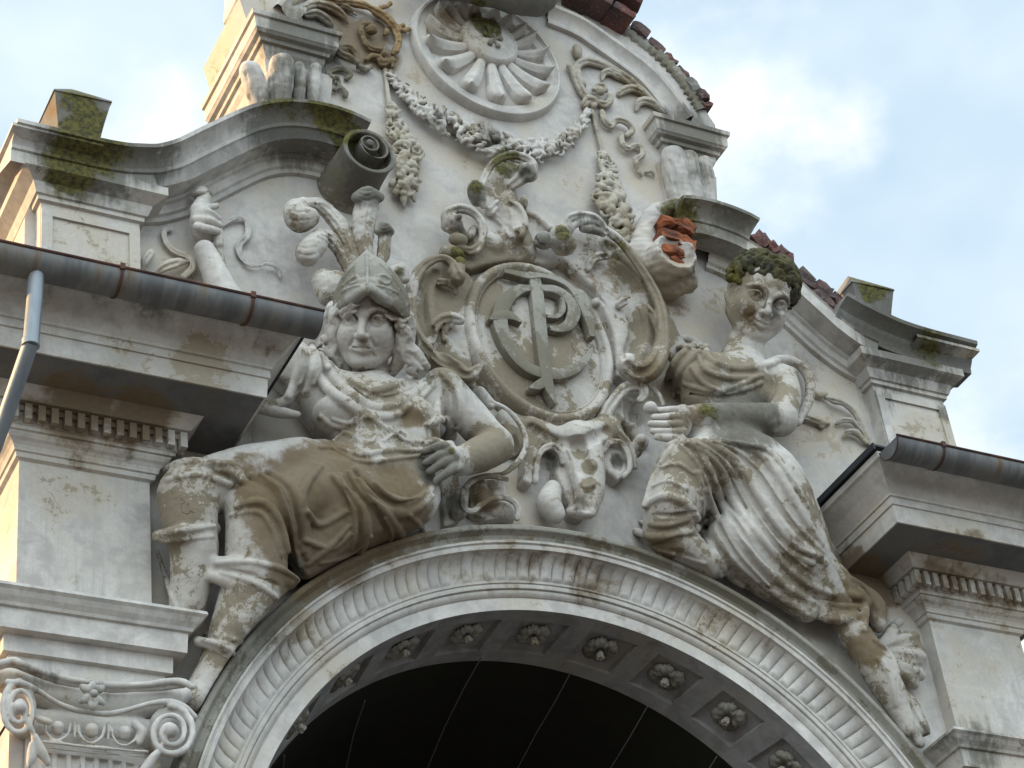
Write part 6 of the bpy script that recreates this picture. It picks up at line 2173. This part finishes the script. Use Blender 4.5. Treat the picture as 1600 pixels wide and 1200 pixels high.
# ------------------------------------------------------------------ stains: soot, lichen, rust, lost paint and darkened hollows where the photograph shows them
# (px, py, depth, radius px, channel 0 brown 1 moss 2 soot and dark blots 3 bare, strength)
BLOBS = [
    # skirt of the left figure: brown
    (500, 800, .3, 140, 0, 1.3), (600, 800, .3, 100, 0, 1.1), (430, 780, .35, 80, 0, 1.), (470, 880, .25, 70, 0, 1.4), (390, 740, .3, 60, 0, .6), (460, 890, .2, 40, 2, .9), (300, 725, .3, 40, 0, .5),
    (620, 740, .25, 60, 3, .8), (640, 655, .3, 32, 0, .8), (560, 730, .25, 70, 3, .6), (685, 725, .38, 42, 2, 1.6), (690, 720, .38, 34, 0, .6), (706, 704, .4, 9, 1, .8), (760, 705, .3, 50, 3, .9),
    (570, 540, .42, 20, 0, .6), (573, 505, .42, 60, 3, -.9), (1185, 475, .42, 45, 3, -.5), (490, 722, .25, 28, 1, .9), (505, 780, .35, 18, 2, 1.), (410, 775, .38, 45, 3, .8),  # includes a dark blot inside the broken skirt hole
    # plumes
    (575, 300, .3, 22, 2, 1.), (602, 357, .3, 22, 2, 1.), (624, 425, .25, 18, 1, .7), (560, 380, .25, 50, 3, .4),
    # right figure
    (1160, 655, .36, 80, 0, .7), (1090, 650, .36, 40, 0, .6), (780, 705, .3, 45, 0, .35), (1075, 590, .3, 70, 3, .7), (1170, 605, .25, 60, 3, .5), (1120, 610, .25, 60, 2, .5), (1160, 655, .36, 85, 2, 1.25), (1105, 648, .36, 30, 1, .7), (1165, 640, .36, 18, 1, .45), (1060, 660, .36, 24, 3, .6),
    (1205, 485, .42, 26, 2, .75), (1222, 470, .4, 24, 2, .9), (1172, 490, .4, 18, 0, .8), (1150, 470, .36, 12, 3, .6), (1040, 850, .2, 50, 0, .5), (1350, 1010, .16, 45, 0, .9), (1250, 800, .15, 50, 2, .5),
    (1150, 900, .2, 70, 0, .4), (1300, 950, .17, 60, 0, .5), (1120, 900, .15, 20, 2, .7), (1330, 1070, .17, 60, 2, .5), (1030, 850, .2, 40, 3, .5),
    # wall
    (1060, 740, 0, 60, 0, .3), (1290, 690, 0, 60, 3, .4), (1130, 470, 0, 70, 3, .7), (900, 300, 0, 50, 3, .3), (690, 150, 0, 50, 3, .4), (640, 110, 0, 40, 3, .4), (1340, 920, 0, 90, 0, .9), (1000, 590, .0, 50, 3, .4),
    (380, 700, .0, 60, 2, .7), (770, 180, 0, 40, 1, .35), (760, 200, 0, 50, 0, .4), (420, 870, .0, 60, 2, .8), (430, 330, 0, 90, 3, .15),
    # gable cornice, left
    (140, 235, .3, 110, 2, 1.3), (140, 225, .3, 90, 1, .8), (110, 265, .25, 70, 1, .8), (220, 235, .3, 80, 2, 1.2), (320, 220, .3, 70, 2, .35), (460, 180, .3, 110, 2, 1.2), (520, 175, .32, 60, 1, .8), (560, 195, .3, 50, 2, .9),
    (440, 162, .32, 60, 1, .6), (450, 230, .2, 60, 2, .5), (200, 300, .1, 90, 2, .45), (60, 300, .25, 60, 0, .25),
    # right cornice
    (1060, 330, .3, 50, 1, .8), (1075, 330, .35, 30, 2, 1.6), (1050, 440, .15, 60, 3, .9), (1085, 430, .15, 40, 2, .6), (1460, 540, .3, 50, 1, .6), (1420, 520, .3, 120, 2, 1.2), (1490, 600, .2, 60, 2, .7), (1380, 620, .1, 60, 2, .6), (1120, 460, .1, 50, 0, .4), (1270, 560, .1, 60, 0, .5),
    (1150, 340, .3, 60, 2, .9), (1110, 420, .2, 50, 2, .5), (1480, 640, .1, 30, 2, .7), (1200, 440, .1, 60, 2, .4),
    # finials
    (130, 160, -.1, 50, 1, .85), (130, 200, .0, 60, 1, .9), (1355, 450, -.1, 45, 1, 1.), (1330, 450, -.1, 30, 0, .5), (90, 170, -.1, 40, 0, .6),
    # caps and brackets
    (1080, 200, .15, 80, 2, 1.1), (470, 60, .1, 90, 2, 1.1), (450, 120, .1, 60, 2, .75), (400, 150, .1, 50, 2, .6), (1090, 270, .1, 50, 2, .7), (1055, 280, .1, 40, 2, .5), (1080, 215, .15, 60, 2, .7), (1100, 200, .15, 60, 2, .7), (470, 130, .1, 20, 0, .5), (1075, 260, .1, 60, 2, .4),
    # shell
    (765, 35, .15, 32, 1, 1.), (745, 20, .15, 30, 1, .8), (700, 20, .1, 30, 0, .6), (760, 75, .15, 20, 3, .5), (750, 110, .1, 60, 2, .25),
    # roof cornice streaks
    (60, 445, .7, 70, 2, .55), (160, 455, .7, 60, 2, .55), (240, 480, .7, 50, 2, .7), (330, 495, .7, 45, 2, .45), (400, 508, .7, 45, 2, .5), (330, 570, .6, 90, 3, .8), (200, 560, .6, 60, 3, .6), (420, 540, .65, 40, 0, .5),
    (120, 640, .2, 90, 0, .8), (220, 650, .2, 80, 0, .8), (160, 670, .2, 120, 0, .5), (60, 640, .2, 60, 0, .6), (200, 715, .15, 40, 2, .4), (140, 740, .1, 60, 0, .25), (1480, 900, .25, 120, 0, .55), (1560, 930, .25, 80, 0, .5),
    (270, 720, .15, 40, 2, .6), (120, 925, .2, 120, 2, .35), (290, 960, .25, 50, 2, .5), (60, 925, .3, 80, 2, .4), (1540, 1160, .25, 70, 2, .8), (1470, 1160, .25, 50, 2, .8),
    # archivolt
    (470, 960, .17, 80, 3, .5), (420, 1000, .17, 90, 2, .6), (540, 890, .17, 60, 0, .7), (640, 850, .17, 60, 0, .5), (800, 870, .08, 110, 0, .45), (930, 900, .08, 100, 0, .5), (700, 900, .08, 90, 0, .35), (380, 1120, .1, 60, 2, .5), (1080, 950, .08, 100, 0, .35), (1200, 990, .17, 90, 2, .45), (1330, 1100, .17, 90, 2, .5),
    (900, 870, .17, 120, 2, .4), (760, 825, .17, 90, 2, .3), (490, 1120, .0, 60, 3, .1),  (1000, 1010, .02, 120, 0, .4),
    # capital
    (60, 1050, .3, 60, 2, .7), (150, 1075, .3, 60, 2, .6), (250, 1080, .3, 50, 2, .5), (100, 1130, .3, 90, 0, .2),
    # cartouche and crest
    (735, 620, .15, 45, 2, .7), (705, 570, .18, 60, 3, .9), (670, 500, .2, 50, 3, .8), (700, 430, .15, 60, 3, .9), (720, 395, .2, 24, 1, 1.), (790, 248, .2, 40, 1, .8), (745, 300, .2, 30, 2, 1.), (745, 290, .2, 20, 1, .7),
    (825, 270, .2, 26, 2, 1.), (800, 265, .15, 30, 2, .7), (724, 345, .2, 34, 2, .8), (722, 380, .2, 30, 3, 1.), (850, 375, .2, 30, 2, .8), (878, 375, .25, 30, 2, .9), (880, 362, .25, 22, 1, .9), (930, 355, .2, 30, 2, .9), (960, 385, .2, 40, 1, .6), (900, 345, .2, 30, 2, .7),
    (990, 420, .18, 50, 3, .7), (1000, 440, .2, 30, 1, .5), (1035, 500, .2, 50, 3, .8), (1010, 580, .2, 40, 0, .6), (940, 440, .05, 60, 0, .5), (960, 520, .05, 50, 0, .25), (820, 370, .15, 20, 3, .9), (795, 400, .15, 50, 3, .5), (770, 470, .12, 40, 3, 1.), (760, 440, .12, 40, 3, .7),
    (850, 590, .12, 80, 3, .35), (900, 780, .2, 40, 0, .6), (910, 790, .2, 30, 2, .7), (1000, 650, .1, 30, 2, .8), (860, 722, .1, 24, 2, 1.2), (966, 720, .1, 20, 2, 1.), (905, 706, .2, 14, 3, .9), (921, 730, .2, 14, 3, 1.2), (919, 757, .2, 14, 3, 1.), (940, 730, .1, 25, 0, .5), (870, 780, .1, 40, 0, .4), (760, 780, .1, 30, 0, .9), (710, 790, .1, 30, 2, 1.), (690, 800, .1, 24, 2, .9),  # includes dark blots inside the two horn hollows
    (590, 420, .15, 20, 1, .6), (620, 430, .15, 16, 1, .8), (600, 500, .1, 30, 2, .4), (665, 590, .2, 40, 2, .6),
    # volutes
    (575, 290, .3, 60, 2, 1.3), (560, 230, .35, 60, 2, 1.), (590, 250, .4, 50, 2, .9), (540, 205, .3, 40, 1, .9), (520, 300, .25, 30, 3, .9), (1080, 470, .2, 50, 0, .5), (1040, 400, .2, 40, 2, .4), (1050, 350, .3, 40, 1, .7), (1070, 450, .25, 40, 2, .5),
    # festoon
    (690, 185, .1, 40, 2, .6), (640, 190, .1, 30, 2, .3), (770, 210, .1, 40, 2, .9), (830, 235, .1, 40, 2, .4), (620, 205, .1, 30, 2, .5),
    (565, 60, .05, 70, 0, .9), (600, 90, .05, 40, 0, .8), (530, 20, .05, 60, 0, .6),
]
CH = [[], [], [], []]
for px, py, d, r, c, a in BLOBS:
    p = P(px, py, d)
    CH[c].append((p, r * zdep(p) / FPX, a))


def stain(me, M4):
    n = len(me.vertices)
    co = np.empty(n * 3, np.float32)
    me.vertices.foreach_get('co', co)
    co = co.reshape(-1, 3)
    m = np.array(M4)
    co = co @ m[:3, :3].T + m[:3, 3]
    out_ = np.zeros((n, 4), np.float32)
    lo, hi = co.min(0), co.max(0)
    for c in range(4):
        for p, r, a in CH[c]:
            if (p + 2.5 * r < lo).any() or (p - 2.5 * r > hi).any():
                continue
            rel = co - p
            d2 = ((rel ** 2).sum(1) - .85 * (rel @ EZ) ** 2) / (r * r)
            w = np.clip(1 - d2, 0, 1)
            v_ = a * np.sqrt(w) * (.4 + .6 * w)
            out_[:, c] = np.where(v_ < 0, np.minimum(out_[:, c], v_), np.maximum(out_[:, c], v_))
    at = me.attributes.get('stain') or me.attributes.new('stain', 'FLOAT_COLOR', 'POINT')
    at.data.foreach_set('color', out_.ravel())


def refine(me, M4):
    """split long edges so that the stains have vertices to live on"""
    import bmesh
    if len(me.polygons) > 6000:
        return
    bm = bmesh.new()
    bm.from_mesh(me)
    for _ in range(5):
        es = [e for e in bm.edges if e.calc_length() > .085 and max((M4 @ v.co).z for v in e.verts) > 6.2 and max(abs((M4 @ v.co).y) for v in e.verts) < 1.2]
        if not es:
            break
        bmesh.ops.subdivide_edges(bm, edges=es, cuts=1, use_grid_fill=True)
        if len(bm.verts) > 60000:
            break
    bm.to_mesh(me)
    bm.free()


bpy.context.view_layer.update()
done = set()
for o in list(SCN.objects):
    if o.type == 'MESH' and o.data.name not in done:
        done.add(o.data.name)
        refine(o.data, o.matrix_world)
        stain(o.data, o.matrix_world)
